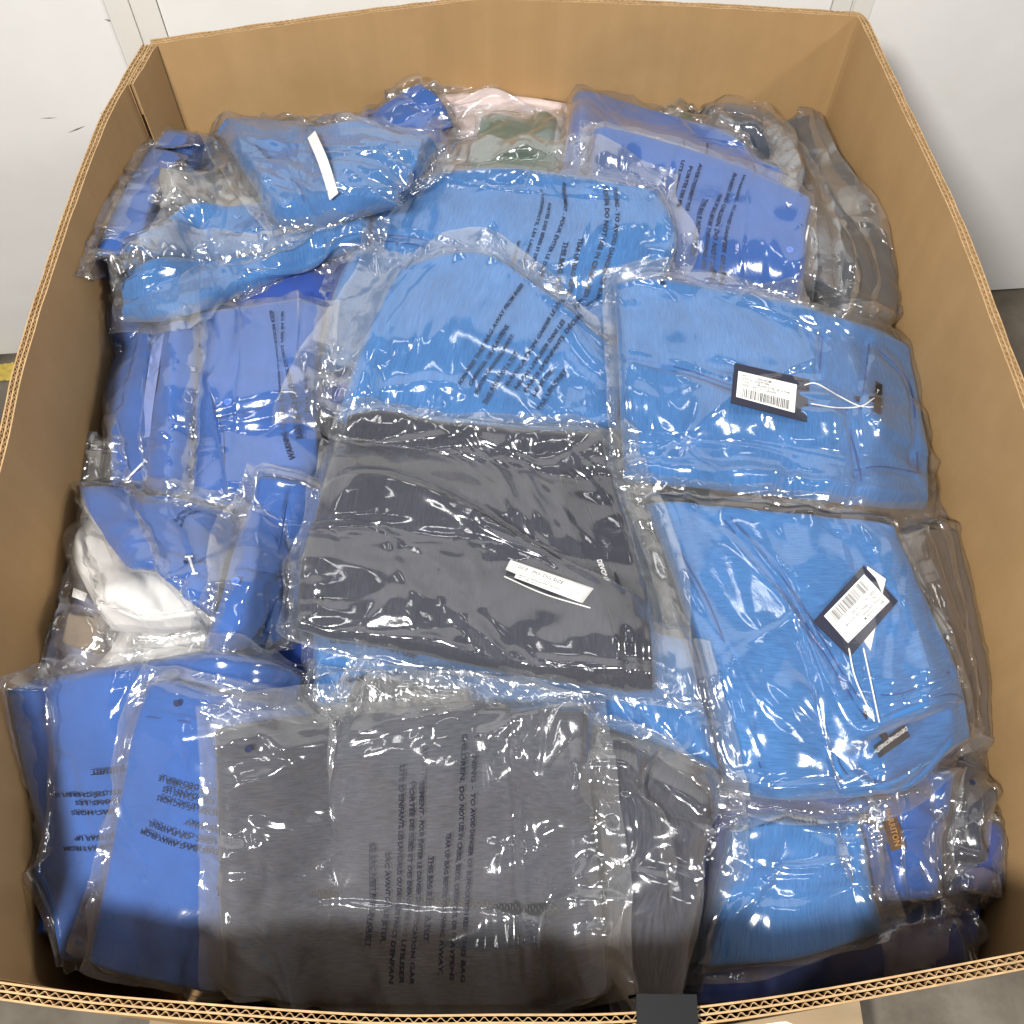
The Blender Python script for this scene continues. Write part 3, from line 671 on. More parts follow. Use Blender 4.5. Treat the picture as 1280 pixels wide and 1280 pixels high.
def sticker(it, corners, off, parent, rows, bars, name='barcode_sticker', bar_v=(.62, .95), text_v=(.08, .55), flip=False):
    """white sticker with print lines and a bar code; corner 0 is the start of reading"""
    o, n = TAGF[0] + TAGF[1] * off, TAGF[1]; q = [at_plane(*c, o, n) - it.ctr for c in corners]; mb = MB(); th = .0004; mb.prism(q, n, th, 0)
    f = lambda u, v: quad_uv(q, u, v) + n * (th + .0002)
    W_ = np.linalg.norm(q[1] - q[0]); H_ = np.linalg.norm(q[3] - q[0])
    if rows:
        hgt = (text_v[1] - text_v[0]) / len(rows)
        for k, (s, u0) in enumerate(rows):
            V, Fc = text_geo(s, .01); sc = hgt * .95 / 1.0; v0 = text_v[0] + hgt * (k + .8)
            mb.add([f(u0 + x * sc * H_ / W_, v0 - y * sc) for x, y in V], Fc, 1)
    if bars:
        r_ = np.random.RandomState(int(corners[0][0])); x = .1
        while x < .9:
            w = r_.choice([.006, .01, .016]); mb.add([f(x, bar_v[0]), f(x + w, bar_v[0]), f(x + w, bar_v[1]), f(x, bar_v[1])], [(0, 1, 2, 3)], 1); x += w + r_.choice([.008, .012, .018])
    return mb.build(name, [M_WHITECARD, M_PRINT], parent)
def cord(it, pts, r, mt, name, parent, off=.003, n=24):
    P = [on_cloth(it, p, off)[0] for p in pts]; mb = MB(); mb.tube(smooth_path(P, n), r, 6); return mb.build(name, mt, parent, smooth=True)
def strip_on_cloth(it, path, w, mt, name, off=.0015, th=.0006, parent=None, n=20):
    P = smooth_path([on_cloth(it, p, off)[0] for p in path], n); nn = on_cloth(it, path[len(path) // 2])[1]; T = np.gradient(P, axis=0); T /= np.linalg.norm(T, axis=1)[:, None]; S = np.cross(T, nn); S /= np.linalg.norm(S, axis=1)[:, None]
    mb = MB(); V = [v for p, s in zip(P, S) for v in (p - s * w / 2, p + s * w / 2, p + s * w / 2 + nn * th, p - s * w / 2 + nn * th)]
    Fc = [(i * 4 + k, i * 4 + (k + 1) % 4, i * 4 + 4 + (k + 1) % 4, i * 4 + 4 + k) for i in range(n - 1) for k in range(4)] + [(0, 1, 2, 3), ((n - 1) * 4 + 3, (n - 1) * 4 + 2, (n - 1) * 4 + 1, (n - 1) * 4)]
    mb.add(V, Fc); return mb.build(name, mt, parent or it.cloth)
def woven_text(it, p0, p1, s, hpx, mt, name, parent, off):
    """lettering on a woven neck label, standing on the plane of the label"""
    c = ((p0[0] + p1[0]) / 2, (p0[1] + p1[1]) / 2); o, n = flat_frame(it, [c], off); A = at_plane(*p0, o, n) - it.ctr; B = at_plane(*p1, o, n) - it.ctr
    V, Fc = text_geo(s, .015); w = V[:, 0].max(); d = (B - A) / w; up = np.cross(n, d); up /= np.linalg.norm(up); mb = MB(); mb.add([A + d * x + up * y * hpx for x, y in V], Fc); return mb.build(name, mt, parent)
def zipper(it, path, parent, w=.009, n=120):
    P = [on_cloth(it, p, .0016) for p in path]; pts = smooth_path([p for p, _ in P], n); nn = P[len(P) // 2][1]; T = np.gradient(pts, axis=0); T /= np.linalg.norm(T, axis=1)[:, None]
    mb = MB()
    for k in range(n):
        t_ = T[k]; s = np.cross(t_, nn); s /= np.linalg.norm(s); R = np.column_stack([t_, s, np.cross(t_, s)])
        mb.box(pts[k] + s * (.0011 if k % 2 else -.0011), (.0019, .0036, .0018), R)
    return mb.build('zipper', M_ZIP, parent)
WARN = ['WARNING - TO AVOID DANGER OF SUFFOCATION KEEP THIS BAG AWAY FROM BABIES', 'AND CHILDREN. DO NOT USE IN CRIBS, BEDS, CARRIAGES, OR PLAYPENS.', 'TEAR UP BAG BEFORE THROWING AWAY.', 'THIS BAG IS NOT A TOY']
# ------------------------------------------------------------------ bundles low in the heap, their dark cloth painting the shade of the gaps
BURIED = ['in the front left corner', 'below the middle of the front rim', 'in the front right corner', 'under the white jacket by the left wall', 'beside the right wall below the diamond turned tag', 'beside the left wall below the collar strip', 'beside the right wall below the level tag', 'in the back left corner', 'below the middle of the back wall', 'in the back right corner']
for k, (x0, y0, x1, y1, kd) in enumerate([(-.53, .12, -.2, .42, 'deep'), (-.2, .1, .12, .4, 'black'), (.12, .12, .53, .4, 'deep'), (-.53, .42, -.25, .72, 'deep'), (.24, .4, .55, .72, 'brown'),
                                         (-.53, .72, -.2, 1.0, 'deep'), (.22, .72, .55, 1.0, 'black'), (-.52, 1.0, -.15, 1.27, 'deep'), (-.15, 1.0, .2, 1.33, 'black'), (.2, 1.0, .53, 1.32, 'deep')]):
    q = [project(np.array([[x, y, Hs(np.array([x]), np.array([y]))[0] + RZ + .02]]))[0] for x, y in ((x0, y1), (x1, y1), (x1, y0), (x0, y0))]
    bag('buried_garment', 'garment', 'folded garment low in the heap in shade-darkened cloth, ' + BURIED[k], kd, [tuple(p) for p in q], t=.03, mar=(.0, .0, .0, .0), seed=70 + k, group='garments buried low in the heap', res=.006, no_film=True)

def shirt(label, kind, quad, **kw): return bag('bagged_shirt', 'bagged shirt', label, kind, quad, garment='folded_shirt', group='clothes in clear bags', **kw)
def jacket(label, kind, quad, **kw): return bag('bagged_jacket', 'bagged jacket', label, kind, quad, garment='folded_jacket', group='clothes in clear bags', **kw)

def seams(it, paths, w=.0017, mt='deep'):
    for p in paths: strip_on_cloth(it, p, w, M_SEAMS[mt], 'seam', .0012, .0004, n=24)
M_SEAMS = {'deep': mat('blue_stitching_groove_shade', (.012, .05, .2), .8), 'black': mat('black_stitching_groove_shade', (.012, .012, .016), .8)}  # thread colour darkened to stand in for shade in the seam grooves
# left side, deep
lav = shirt('pale lavender folded shirt wedged low against the left cardboard wall', 'lavender', [(72, 690), (150, 760), (150, 868), (30, 850)], t=.035, seed=1, layers=4, cloth=.8)
tau = shirt('small beige bagged bundle between the lavender and the white garments', 'taupe', [(92, 764), (132, 776), (128, 818), (82, 802)], t=.012, seed=2, mar=(.006, .006, .006, .006))
lb = flat_quad(lav, [(92, 735), (109, 742), (106, 752), (90, 746)], .012, .0005, 'size_label', M_WHITECARD, lav.cloth)
w0 = jacket('narrow white sleeve end sticking up beside the left cardboard wall', 'white', [(100, 538), (132, 560), (128, 612), (92, 600)], t=.04, seed=3, mar=(.006, .006, .006, .006), crumple=.6)
w2 = jacket('white folded garment just above the left front blue bags', 'white', [(150, 772), (268, 764), (262, 835), (112, 822)], t=.04, seed=4, cloth=.9, crumple=.35)
w1 = jacket('puffy white jacket under the diagonal blue shirt on the left', 'white', [(92, 622), (262, 680), (264, 772), (128, 778)], edges={'l': [(84, 660), (92, 720)], 'b': [(200, 782)]}, t=.045, seed=5, cloth=.6, crumple=.35, mar=(.01, .01, .006, .012),
            lines=[('seam', [(98, 650), (120, 720), (170, 775)], (.004,)), ('groove', [(150, 680), (200, 750)], (.005, .008))])
# right side, deep
br = shirt('thin brownish bagged garment standing along the right cardboard wall', 'brown', [(1130, 660), (1190, 655), (1226, 935), (1190, 905)], edges={'r': [(1212, 800)]}, t=.03, seed=6, mar=(.01, .0, .01, .01), crumple=.5)
nv = shirt('blue bagged shirt in shade-darkened cloth in the front right corner', 'deep', [(880, 1188), (1180, 1120), (1215, 1185), (855, 1240)], t=.03, seed=7, film='clear', mar=(.01, .02, .0, .01))  # royal blue shirt given darker cloth for the corner's shade
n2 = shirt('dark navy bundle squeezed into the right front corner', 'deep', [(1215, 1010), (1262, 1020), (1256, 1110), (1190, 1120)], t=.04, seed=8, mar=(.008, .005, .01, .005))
dg = jacket('flat dark grey bagged garment upright at the right wall near the front', 'charcoal', [(1202, 932), (1250, 985), (1232, 1075), (1165, 1090)], t=.02, seed=9, mar=(.012, .006, .012, .0), cloth=.2)
hole(dg, (1215, 978))
har = shirt('royal blue shirt with brown woven neck labels near the right front', 'royal', [(1055, 1000), (1200, 960), (1182, 1112), (1092, 1140)], t=.035, seed=10, mar=(.0, .004, .055, .0), cloth=.5,
            lines=[('step', [(1140, 1000), (1180, 1120)], (.006, .03, 1)), ('groove', [(1105, 1070), (1165, 1090)], (.004, .004)), ('seam', [(1105, 1000), (1120, 1130)], (.002,))])
# back, deep
gc = jacket('grey garment in a dusty clear bag standing at the right wall near the back', 'slate', [(990, 152), (1036, 150), (1106, 405), (1032, 398)], edges={'r': [(1080, 212), (1106, 300)], 'l': [(1035, 250)]}, t=.045, seed=11, film='smoke', mar=(.01, .012, .012, .004), cloth=1.2, crumple=1.1)
rl = jacket('dark slate bagged jacket curled along the back right corner', 'slate', [(884, 142), (1052, 345), (1028, 352), (888, 172)], edges={'t': [(945, 136), (1010, 178), (1044, 250)], 'b': [(945, 186), (990, 222), (1016, 280)]}, t=.06, seed=12, mar=(.006, .008, .006, .01), crumple=1.2, cloth=.8)
pk = shirt('pale pink bagged garment at the middle of the back wall', 'pink', [(490, 106), (748, 122), (748, 168), (490, 165)], edges={'t': [(600, 101), (690, 110)]}, t=.03, seed=13, cloth=.7, mar=(.006, .01, .0, .01))
g2 = shirt('small dark green bagged bundle by the back wall right of the blue shirts', 'green', [(806, 134), (864, 122), (872, 148), (812, 152)], t=.03, seed=14, mar=(.012, .01, .005, .008), cloth=1.2)
gr = shirt('dark green folded garment in a milky bag at the back centre', 'green', [(602, 146), (702, 150), (704, 214), (585, 218)], t=.045, seed=15, film='hazy', mar=(.045, .0, .0, .04), cloth=1.5, crumple=.9)
g3 = shirt('small grey bagged piece lying behind the rolled blue jacket', 'charcoal', [(366, 146), (446, 140), (452, 178), (370, 174)], t=.02, seed=16, mar=(.005, .005, .0, .005), cloth=.3)
hole(g3, (402, 156))
pkb = jacket('deep blue bagged jacket with a pointed corner near the back wall', 'royal', [(432, 172), (524, 104), (562, 200), (450, 262)], edges={'r': [(552, 130)]}, t=.045, seed=17, mar=(.03, .004, .0, .02), cloth=.9, crumple=1.1)
ln = shirt('royal blue bagged shirt leaning in the back left corner of the box', 'royal', [(192, 142), (250, 150), (205, 312), (102, 300)], edges={'r': [(262, 205), (236, 255)], 'l': [(142, 215)]}, t=.05, seed=18, folds=[[(215, 160), (190, 240), (130, 300)], [(235, 190), (190, 270)], [(105, 290), (150, 330)]], mar=(.012, .006, .035, .03), cloth=.9, crumple=1.2, film='clear')
hole(ln, (130, 324))
gy2 = shirt('grey garment in a creased bag beside the leaning blue shirt', 'grey', [(195, 218), (300, 204), (332, 280), (197, 250)], t=.03, seed=19, cloth=.8, crumple=1.2, mar=(.006, .006, .006, .008))
sA = shirt('royal blue shirt bag at the back right, lying under a second one', 'royal', [(714, 116), (985, 206), (978, 268), (698, 218)], edges={'t': [(860, 158)]}, t=.035, seed=20, mar=(.012, .008, .0, .012), cloth=.3, crumple=.5)
print_on(sA, [(WARN[1][:28], (852, 178), (846, 230)), (WARN[0][:24], (882, 182), (878, 222))])
sB = shirt('royal blue shirt with white piping and a clear tag pin at the back right', 'royal', [(738, 152), (1014, 256), (1004, 396), (728, 330)], edges={'t': [(880, 196)]}, t=.035, seed=21, calm=[(890, 290, 70)], mar=(.014, .004, .0, .012), cloth=.3, crumple=.55, rot=1,
           lines=[('seam', [(905, 215), (880, 345)], (.0015,)), ('step', [(940, 225), (925, 380)], (.003, .05, 1))])
block(sB, (928, 222), (-.223, .975), (-.975, -.223), 12, [('WARNING - TO AVOID DANGER OF SUFFOCATION KEEP', 0, 0, 144), ('BABIES AND CHILDREN. DO NOT USE IN CRIBS, BEDS', 1, 0, 144), (WARN[2], 2, 28, 96), (WARN[3], 3.3, 38, 72, 1)])
block(sB, (874, 206), (-.26, .965), (-.965, -.26), 11, [('AVERTISSEMENT POUR', 0, 0, 62), ('PORTÉE DES BÉBÉS', 1, 6, 56), ("LITS D'ENFANTS", 2, 2, 48)])
cord(sB, [(1008, 282), (1003, 335), (996, 386)], .0013, M_STRING, 'piping', sB.cloth)
pin(sB, (984, 257), (1016, 259)); button(sB, (987, 313))
# large light blue jackets in the middle
big = jacket('wide light blue jacket bag with warning print behind the centre of the heap', 'sky', [(492, 226), (822, 236), (792, 425), (388, 462)], edges={'t': [(640, 219)], 'r': [(850, 300)], 'l': [(432, 320)]}, t=.028, seed=22, calm=[(715, 310, 80)], folds=[[(500, 210), (640, 240), (800, 250)], [(600, 250), (640, 330)], [(720, 350), (770, 380), (800, 400)], [(830, 240), (850, 330)], [(400, 440), (440, 400)]], mar=(.04, .02, .012, .02), cloth=.5, crumple=.75,
             lines=[('seam', [(468, 292), (530, 300), (600, 322)], (.003,)), ('groove', [(590, 290), (650, 345)], (.002, .003)), ('step', [(745, 240), (720, 380)], (.003, .06, 1)), ('seam', [(812, 250), (800, 400)], (.002,))])
block(big, (766, 236), (-.229, .973), (-.973, -.229), 12.5, [('WARNING - TO AVOID DANGER OF SUFFOCATION', 0, 0, 152), ('CHILDREN. DO NOT USE IN CRIBS, BEDS, CARR', 1, 0, 150), ('TEAR UP BAG BEFORE', 2, 72, 72), (WARN[3], 3.3, 80, 84, 1)])
block(big, (706, 228), (-.25, .968), (-.968, -.25), 12.5, [('AVERTISSEMENT - POUR ÉVITER LE DANG', 0, 0, 128), ('PORTÉE DES BÉBÉS ET DES ENF', 1, 32, 92), ("LITS D'ENFANTS, LES LANDAUS", 2, 18, 98), ('SAC AVANT', 3, 88, 32)])
seams(big, [[(468, 292), (530, 300), (600, 322)], [(464, 300), (526, 308), (594, 330)]])
# folded bags on the left
eA = jacket('light blue jacket bag folded edge on, upper one below the grey bag', 'sky', [(168, 300), (404, 258), (420, 292), (172, 346)], edges={'t': [(240, 268), (320, 258)], 'b': [(300, 316)]}, t=.022, seed=23, folds=[[(170, 325), (250, 300), (330, 290), (410, 275)]], mar=(.02, .012, .006, .012), cloth=.5, crumple=1.25)
s8 = shirt('royal blue shirt with a placket and blue button left of the centre', 'royal', [(242, 396), (404, 372), (388, 622), (228, 632)], edges={'l': [(236, 500)]}, t=.028, seed=25, calm=[(375, 490, 75)], mar=(.01, .006, .022, .012), cloth=.3, crumple=.6,
           lines=[('step', [(244, 405), (262, 500), (288, 634)], (.007, .05, -1)), ('seam', [(272, 523), (320, 512), (388, 500)], (.002,)), ('groove', [(262, 398), (275, 440), (262, 470)], (.003, .004))])
button(s8, (285, 503)); pin(s8, (225, 612), (243, 604))
seams(s8, [[(270, 523), (320, 512), (384, 501)], [(250, 405), (266, 500), (290, 625)]])
block(s8, (370, 575), (-.148, -.989), (.989, -.148), 12, [('WARNING - TO AVOID DANGER OF SUFFOCATION KEEP', 0, 0, 186), ('BABIES AND CHILDREN. DO NOT USE IN CRI', 1, 24, 160), ('TEAR UP BAG BEFORE THR', 2, 55, 90)])
s7 = shirt('royal blue shirt with a clear collar strip at the left wall', 'royal', [(146, 418), (246, 398), (232, 612), (136, 612)], t=.028, seed=26, mar=(.012, .004, .012, .01), cloth=.35, crumple=.8,
           lines=[('step', [(176, 425), (150, 548)], (.006, .04, -1)), ('step', [(222, 410), (214, 548)], (.005, .04, 1)), ('groove', [(138, 552), (218, 556)], (.004, .003))])
button(s7, (197, 433)); pin(s7, (157, 601), (184, 576))
strip = strip_on_cloth(s7, [(200, 425), (190, 490), (183, 546)], .036, None or mat('milky_collar_strip', (.25, .36, .78), .35), 'collar_strip', .002)
d9 = shirt('royal blue shirt lying diagonally across the white jacket on the left', 'royal', [(90, 612), (292, 640), (258, 768), (172, 692)], t=.02, seed=27, mar=(.008, .004, .006, .008), cloth=.3, crumple=.8,
           lines=[('step', [(160, 625), (200, 730)], (.004, .03, -1)), ('step', [(212, 718), (290, 690)], (.004, .04, 1))])
pin(d9, (236, 698), (243, 718), M_WHITETHREAD); hole(d9, (232, 703), .0026)
print_on(d9, [('GARDER LE SAC HORS', (226, 664), (250, 645)), ('DANS LES PARCS', (220, 658), (240, 642))])
s12 = shirt('royal blue shirt bag with one button left of the black jacket', 'royal', [(318, 590), (398, 604), (362, 798), (254, 800)], t=.03, seed=28, mar=(.012, .006, .006, .008), cloth=.3, crumple=.8,
            lines=[('seam', [(278, 708), (312, 713), (372, 724)], (.002,)), ('seam', [(362, 620), (330, 790)], (.002,))])
button(s12, (295, 727))
seams(s12, [[(278, 708), (312, 713), (368, 723)], [(358, 625), (332, 785)]])
eB = jacket('light blue jacket bag folded edge on, lower one above the left shirts', 'sky', [(164, 350), (464, 270), (460, 298), (158, 396)], edges={'t': [(300, 316), (400, 280)], 'b': [(210, 396), (330, 350)]}, t=.024, seed=24, folds=[[(160, 370), (250, 345), (330, 320), (460, 275)], [(155, 385), (240, 375), (340, 335), (455, 290)]], mar=(.014, .012, .012, .012), cloth=.5, crumple=1.3)
r3 = jacket('rolled light blue jacket with a white strip sticker near the back left', 'sky', [(270, 160), (548, 182), (482, 246), (346, 272)], edges={'t': [(350, 158), (450, 166)], 'l': [(312, 222)], 'b': [(410, 264)]}, t=.042, seed=29, folds=[[(300, 190), (380, 200), (540, 190)], [(320, 180), (420, 190), (540, 180)], [(270, 165), (310, 230), (350, 270)], [(400, 240), (480, 215), (545, 200)]], mar=(.016, .03, .012, .03), cloth=.5, crumple=1.25,
            lines=[('dent', [(318, 176), (340, 170), (372, 180), (366, 200), (335, 196)], (.02, .008)), ('groove', [(330, 200), (372, 225), (380, 262)], (.006, .006))])
mb = MB(); P = smooth_path([on_film(r3, p, .004)[0] for p in ((391, 171), (407, 205), (418, 244))], 14); nn = on_film(r3, (405, 205))[1]; T = np.gradient(P, axis=0); T /= np.linalg.norm(T, axis=1)[:, None]; S = np.cross(T, nn); S /= np.linalg.norm(S, axis=1)[:, None]
mb.add([v for p, s in zip(P, S) for v in (p - s * .0075, p + s * .0075)], [(2 * i, 2 * i + 1, 2 * i + 3, 2 * i + 2) for i in range(13)]); mb.build('size_strip', M_WHITECARD, r3.film, smooth=True)
# light blue with diagonal print
mid = jacket('light blue jacket bag with diagonal warning print behind the black jacket', 'sky', [(496, 338), (772, 428), (776, 532), (420, 540)], edges={'t': [(585, 308), (640, 328)], 'l': [(450, 430)]}, t=.028, seed=30, calm=[(650, 440, 75)], folds=[[(560, 320), (490, 400), (420, 520)], [(600, 330), (560, 400), (520, 450)], [(640, 340), (570, 400)], [(430, 500), (540, 480), (600, 500)], [(520, 330), (430, 470), (400, 590)]], mar=(.024, .012, .016, .05), cloth=.5, crumple=.8,
             lines=[('seam', [(540, 345), (500, 500)], (.002,)), ('groove', [(590, 350), (540, 480)], (.003, .004)), ('groove', [(520, 478), (700, 505)], (.003, .006))])
block(mid, (576, 484), (.53, -.85), (.85, .53), 11.5, [('ION KEEP THIS BAG AWAY FROM BABIES', 0, 0, 148), ('CARRIAGES, OR PLAYPENS.', 1, 6, 88), ('BEFORE THROWING AWAY.', 2, 2, 86), (WARN[3], 3.3, -4, 76, 1)])
block(mid, (634, 486), (.58, -.815), (.815, .58), 11.5, [('SUFFOCATION GARDER LE SAC HORS DE LA', 0, 0, 150), ('NE PAS UTILISER DANS LES', 1, 4, 104), ("PARCS D'ENFANTS. DÉCHIRER LE", 2, 8, 122), ('LE JETER.', 3, 10, 42), ('PAS UN JOUET', 4.2, 0, 60, 1)])
# bottom right
lbr = jacket('light blue folded jacket in a glossy bag at the front right', 'sky', [(918, 1012), (1078, 1022), (1104, 1140), (876, 1198)], edges={'b': [(970, 1192)]}, t=.03, seed=31, calm=[(980, 1030, 50)], folds=[[(905, 1090), (915, 1190)], [(945, 1085), (1020, 1095), (1015, 1050)], [(1030, 1100), (1045, 1050)]], mar=(.008, .016, .004, .008), cloth=.4, crumple=.8,
             lines=[('step', [(900, 1070), (1000, 1078), (1090, 1062)], (.006, .05, 1)), ('seam', [(905, 1085), (1000, 1092), (1092, 1080)], (.002,))])
print_on(lbr, [('WARNING - TO AVOID DANG', (1024, 1024), (930, 1038))])
# brown woven labels of the royal blue shirt
strip_on_cloth(har, [(1101, 996), (1112, 1030), (1122, 1060)], .017, M_BROWNLBL, 'neck_label', .003); woven_text(har, (1106, 1012), (1119, 1058), 'HARRITON', .011, M_GOLD, 'label_lettering', har.cloth, .0052)
strip_on_cloth(har, [(1060, 1034), (1092, 1026)], .026, M_BROWNLBL, 'care_label', .003); cord(har, [(1100, 1005), (1080, 1025), (1062, 1045)], .0009, M_STRING, 'tag_cord', har.cloth)
# right jackets with hang tags
jr = jacket('light blue jacket with open collar and diamond turned hang tag on the right', 'sky', [(806, 622), (1112, 652), (1196, 925), (908, 985)], edges={'r': [(1146, 730), (1192, 840)], 'b': [(1000, 1000), (1120, 985)], 'l': [(845, 720), (884, 850)]}, t=.03, seed=32, folds=[[(790, 620), (840, 720), (890, 850), (930, 990)], [(800, 610), (870, 740), (940, 860), (1010, 930)], [(960, 850), (1060, 960)], [(1110, 660), (1090, 800), (1090, 900)], [(830, 740), (900, 900)], [(880, 780), (960, 960)]], mar=(.012, .014, .022, .026), cloth=.6, crumple=.8, rot=1,
            lines=[('seam', [(905, 650), (980, 740), (1050, 850), (1080, 900)], (.004,)), ('groove', [(925, 650), (1000, 745), (1062, 850)], (.003, .004)), ('groove', [(850, 690), (930, 840), (960, 960)], (.004, .007)),
                   ('dent', [(1056, 936), (1110, 906), (1180, 882), (1192, 896), (1176, 926), (1138, 966), (1100, 980), (1062, 964)], (.022, .012)), ('seam', [(1062, 862), (1120, 868), (1188, 840)], (.002,)), ('step', [(1060, 640), (1135, 780), (1150, 860)], (.004, .05, -1))])
ringp = [(1046, 936), (1110, 898), (1186, 873), (1201, 891), (1184, 928), (1143, 974), (1101, 989), (1056, 972)]
mb = MB(); R_ = smooth_path([on_cloth(jr, p, .001)[0] for p in ringp], 60, closed=True); mb.tube(R_, .0042, 8, flat=1.3); mb.build('collar', FAB['sky'], jr.cloth, smooth=True)
strip_on_cloth(jr, [(1093, 940), (1132, 912)], .014, M_BLACKTAPE, 'neck_label', .004)
woven_text(jr, (1133, 908), (1097, 934), 'DEVON&JONES', .0075, M_WHITETHREAD, 'label_lettering', jr.cloth, .0062)
strip_on_cloth(jr, [(1082, 888), (1104, 922)], .008, M_BLACKTAPE, 'size_label', .003)
flat_quad(jr, [(1084, 708), (1107, 724), (1087, 818), (1070, 810)], .002, .0006, 'care_card', M_WHITECARD, jr.cloth)
seams(jr, [[(905, 650), (980, 740), (1050, 850), (1084, 900)], [(914, 648), (988, 738), (1056, 846), (1088, 892)], [(850, 690), (900, 790), (950, 960)], [(1062, 862), (1120, 868), (1186, 840)]])
ht, _, _, _ = flat_quad(jr, [(1079, 707), (1122, 752), (1062, 822), (1016, 777)], .004, .0008, 'hang_tag', M_NAVYCARD, jr.cloth)
ROWS = [('PO          DG-ACM', .08), ('STYLE   DG793W', .08), ('COL        FRENCH BLUE HTHR', .08), ('SIZE    XL/TG   LADIES', .08)]
sticker(jr, [(1112, 752), (1060, 804), (1030, 770), (1080, 718)], .0052, jr.cloth, ROWS, True)
cord(jr, [(1060, 812), (1070, 850), (1093, 902)], .0009, M_STRING, 'tag_string', jr.cloth, .004); cord(jr, [(1077, 812), (1086, 850), (1097, 903)], .0009, M_STRING, 'tag_string', jr.cloth, .004)
jt = jacket('light blue jacket with level hang tag at the upper right of the heap', 'sky', [(770, 350), (1126, 436), (1156, 636), (780, 600)], edges={'t': [(800, 342), (950, 376)], 'r': [(1148, 510)], 'b': [(1000, 622)]}, t=.028, seed=33, folds=[[(800, 600), (920, 500), (1080, 420)], [(1090, 425), (1130, 500), (1180, 610)], [(1050, 560), (1110, 575), (1170, 625)], [(780, 600), (1000, 626), (1180, 645)], [(850, 570), (890, 530)]], mar=(.012, .046, .02, .014), cloth=.5, crumple=.65,
            lines=[('seam', [(776, 446), (850, 462), (925, 486), (1060, 512)], (.004,)), ('seam', [(1028, 418), (1024, 470)], (.003,)), ('step', [(1086, 432), (1074, 520), (1140, 560)], (.006, .04, -1)), ('groove', [(1098, 440), (1136, 480), (1142, 580)], (.004, .004)),
                   ('groove', [(1060, 520), (1076, 600), (1078, 634)], (.005, .006)), ('groove', [(1070, 590), (1100, 586), (1146, 596)], (.004, .005)), ('groove', [(960, 525), (1050, 545)], (.003, .006))])
hole(jt, (828, 353), .0032)
seams(jt, [[(778, 444), (850, 460), (915, 482)], [(780, 451), (850, 467), (914, 489)], [(1012, 500), (1060, 512)], [(1028, 420), (1024, 468)], [(1086, 430), (1080, 480), (1076, 512)], [(1096, 436), (1132, 472), (1143, 520), (1146, 590)], [(1060, 535), (1076, 600), (1078, 630)], [(1068, 588), (1100, 583), (1150, 592)]])
flat_quad(jt, [(918, 454), (1012, 475), (1008, 528), (913, 504)], .003, .0008, 'hang_tag', M_NAVYCARD, jt.cloth)
sticker(jt, [(923, 464), (996, 481), (993, 516), (920, 496)], .0042, jt.cloth, ROWS, True)
cord(jt, [(1004, 484), (1018, 482), (1046, 498), (1076, 510), (1100, 511)], .0009, M_STRING, 'tag_string', jt.cloth, .004); cord(jt, [(1012, 506), (1044, 511), (1076, 510), (1090, 500)], .0009, M_STRING, 'tag_string', jt.cloth, .004)
strip_on_cloth(jt, [(1096, 480), (1094, 518)], .010, M_BLACKTAPE, 'neck_label', .003); woven_text(jt, (1097, 486), (1095, 500), 'DE', .008, M_WHITETHREAD, 'label_lettering', jt.cloth, .0048); strip_on_cloth(jt, [(1068, 501), (1096, 501)], .009, M_BLACKTAPE, 'size_label', .0026)
# centre
und = jacket('light blue jacket bag lying under the black jacket', 'sky', [(388, 792), (862, 800), (905, 962), (392, 874)], edges={'b': [(600, 880), (760, 912)]}, t=.03, seed=34, calm=[(440, 815, 50)], mar=(.0, .012, .01, .006), cloth=.7, crumple=1.0,
             lines=[('seam', [(790, 880), (820, 940)], (.003,)), ('groove', [(640, 840), (800, 900)], (.004, .006))])
print_on(und, [('CHILDREN. DO NOT USE', (412, 807), (520, 824)), ('AVERT', (424, 858), (446, 860))])
blk = jacket('black bagged garment peeking out behind the big dark grey bag', 'black', [(446, 836), (585, 862), (610, 905), (424, 880)], t=.03, seed=35, mar=(.012, .01, .004, .012), cloth=.8, crumple=1.5)
jk = jacket('black jacket with navy lining and white tags on top in the centre', 'charcoal', [(436, 514), (752, 552), (818, 862), (372, 788)], edges={'t': [(470, 508), (560, 524)], 'r': [(786, 650), (812, 760)], 'b': [(500, 806), (650, 838)], 'l': [(412, 590), (378, 690)]}, t=.03, seed=36, calm=[(775, 700, 80)], folds=[[(404, 588), (500, 606), (600, 648), (740, 728), (800, 800)], [(420, 596), (520, 622), (640, 690), (760, 760)], [(560, 520), (620, 600), (640, 660)], [(640, 530), (660, 620), (690, 680)], [(430, 790), (520, 800), (640, 830), (760, 850)], [(380, 640), (520, 650)], [(470, 640), (500, 720), (540, 760)], [(700, 540), (760, 620), (800, 700)], [(560, 760), (640, 830), (700, 840)]], mar=(.018, .034, .014, .014), cloth=.5, crumple=.85,
            lines=[('step', [(404, 592), (500, 602), (600, 644), (700, 706), (775, 745)], (.014, .10, 1)), ('groove', [(404, 590), (500, 598), (600, 640), (700, 702), (775, 742)], (.004, .004)), ('seam', [(780, 800), (786, 860)], (.003,)), ('groove', [(640, 560), (645, 660)], (.003, .006))])
button(jk, (452, 554), .004, FAB_BTN_DK); button(jk, (400, 750), .004, FAB_BTN_DK)
lining_px = [(700, 590), (728, 584), (762, 590), (800, 655), (822, 712), (836, 768), (842, 826), (806, 822), (772, 812), (754, 756), (734, 706), (712, 650)]
C4 = .25 * (jk.pxC[:-1, :-1] + jk.pxC[1:, :-1] + jk.pxC[1:, 1:] + jk.pxC[:-1, 1:]); ins = np.zeros(C4.shape[:2], bool)
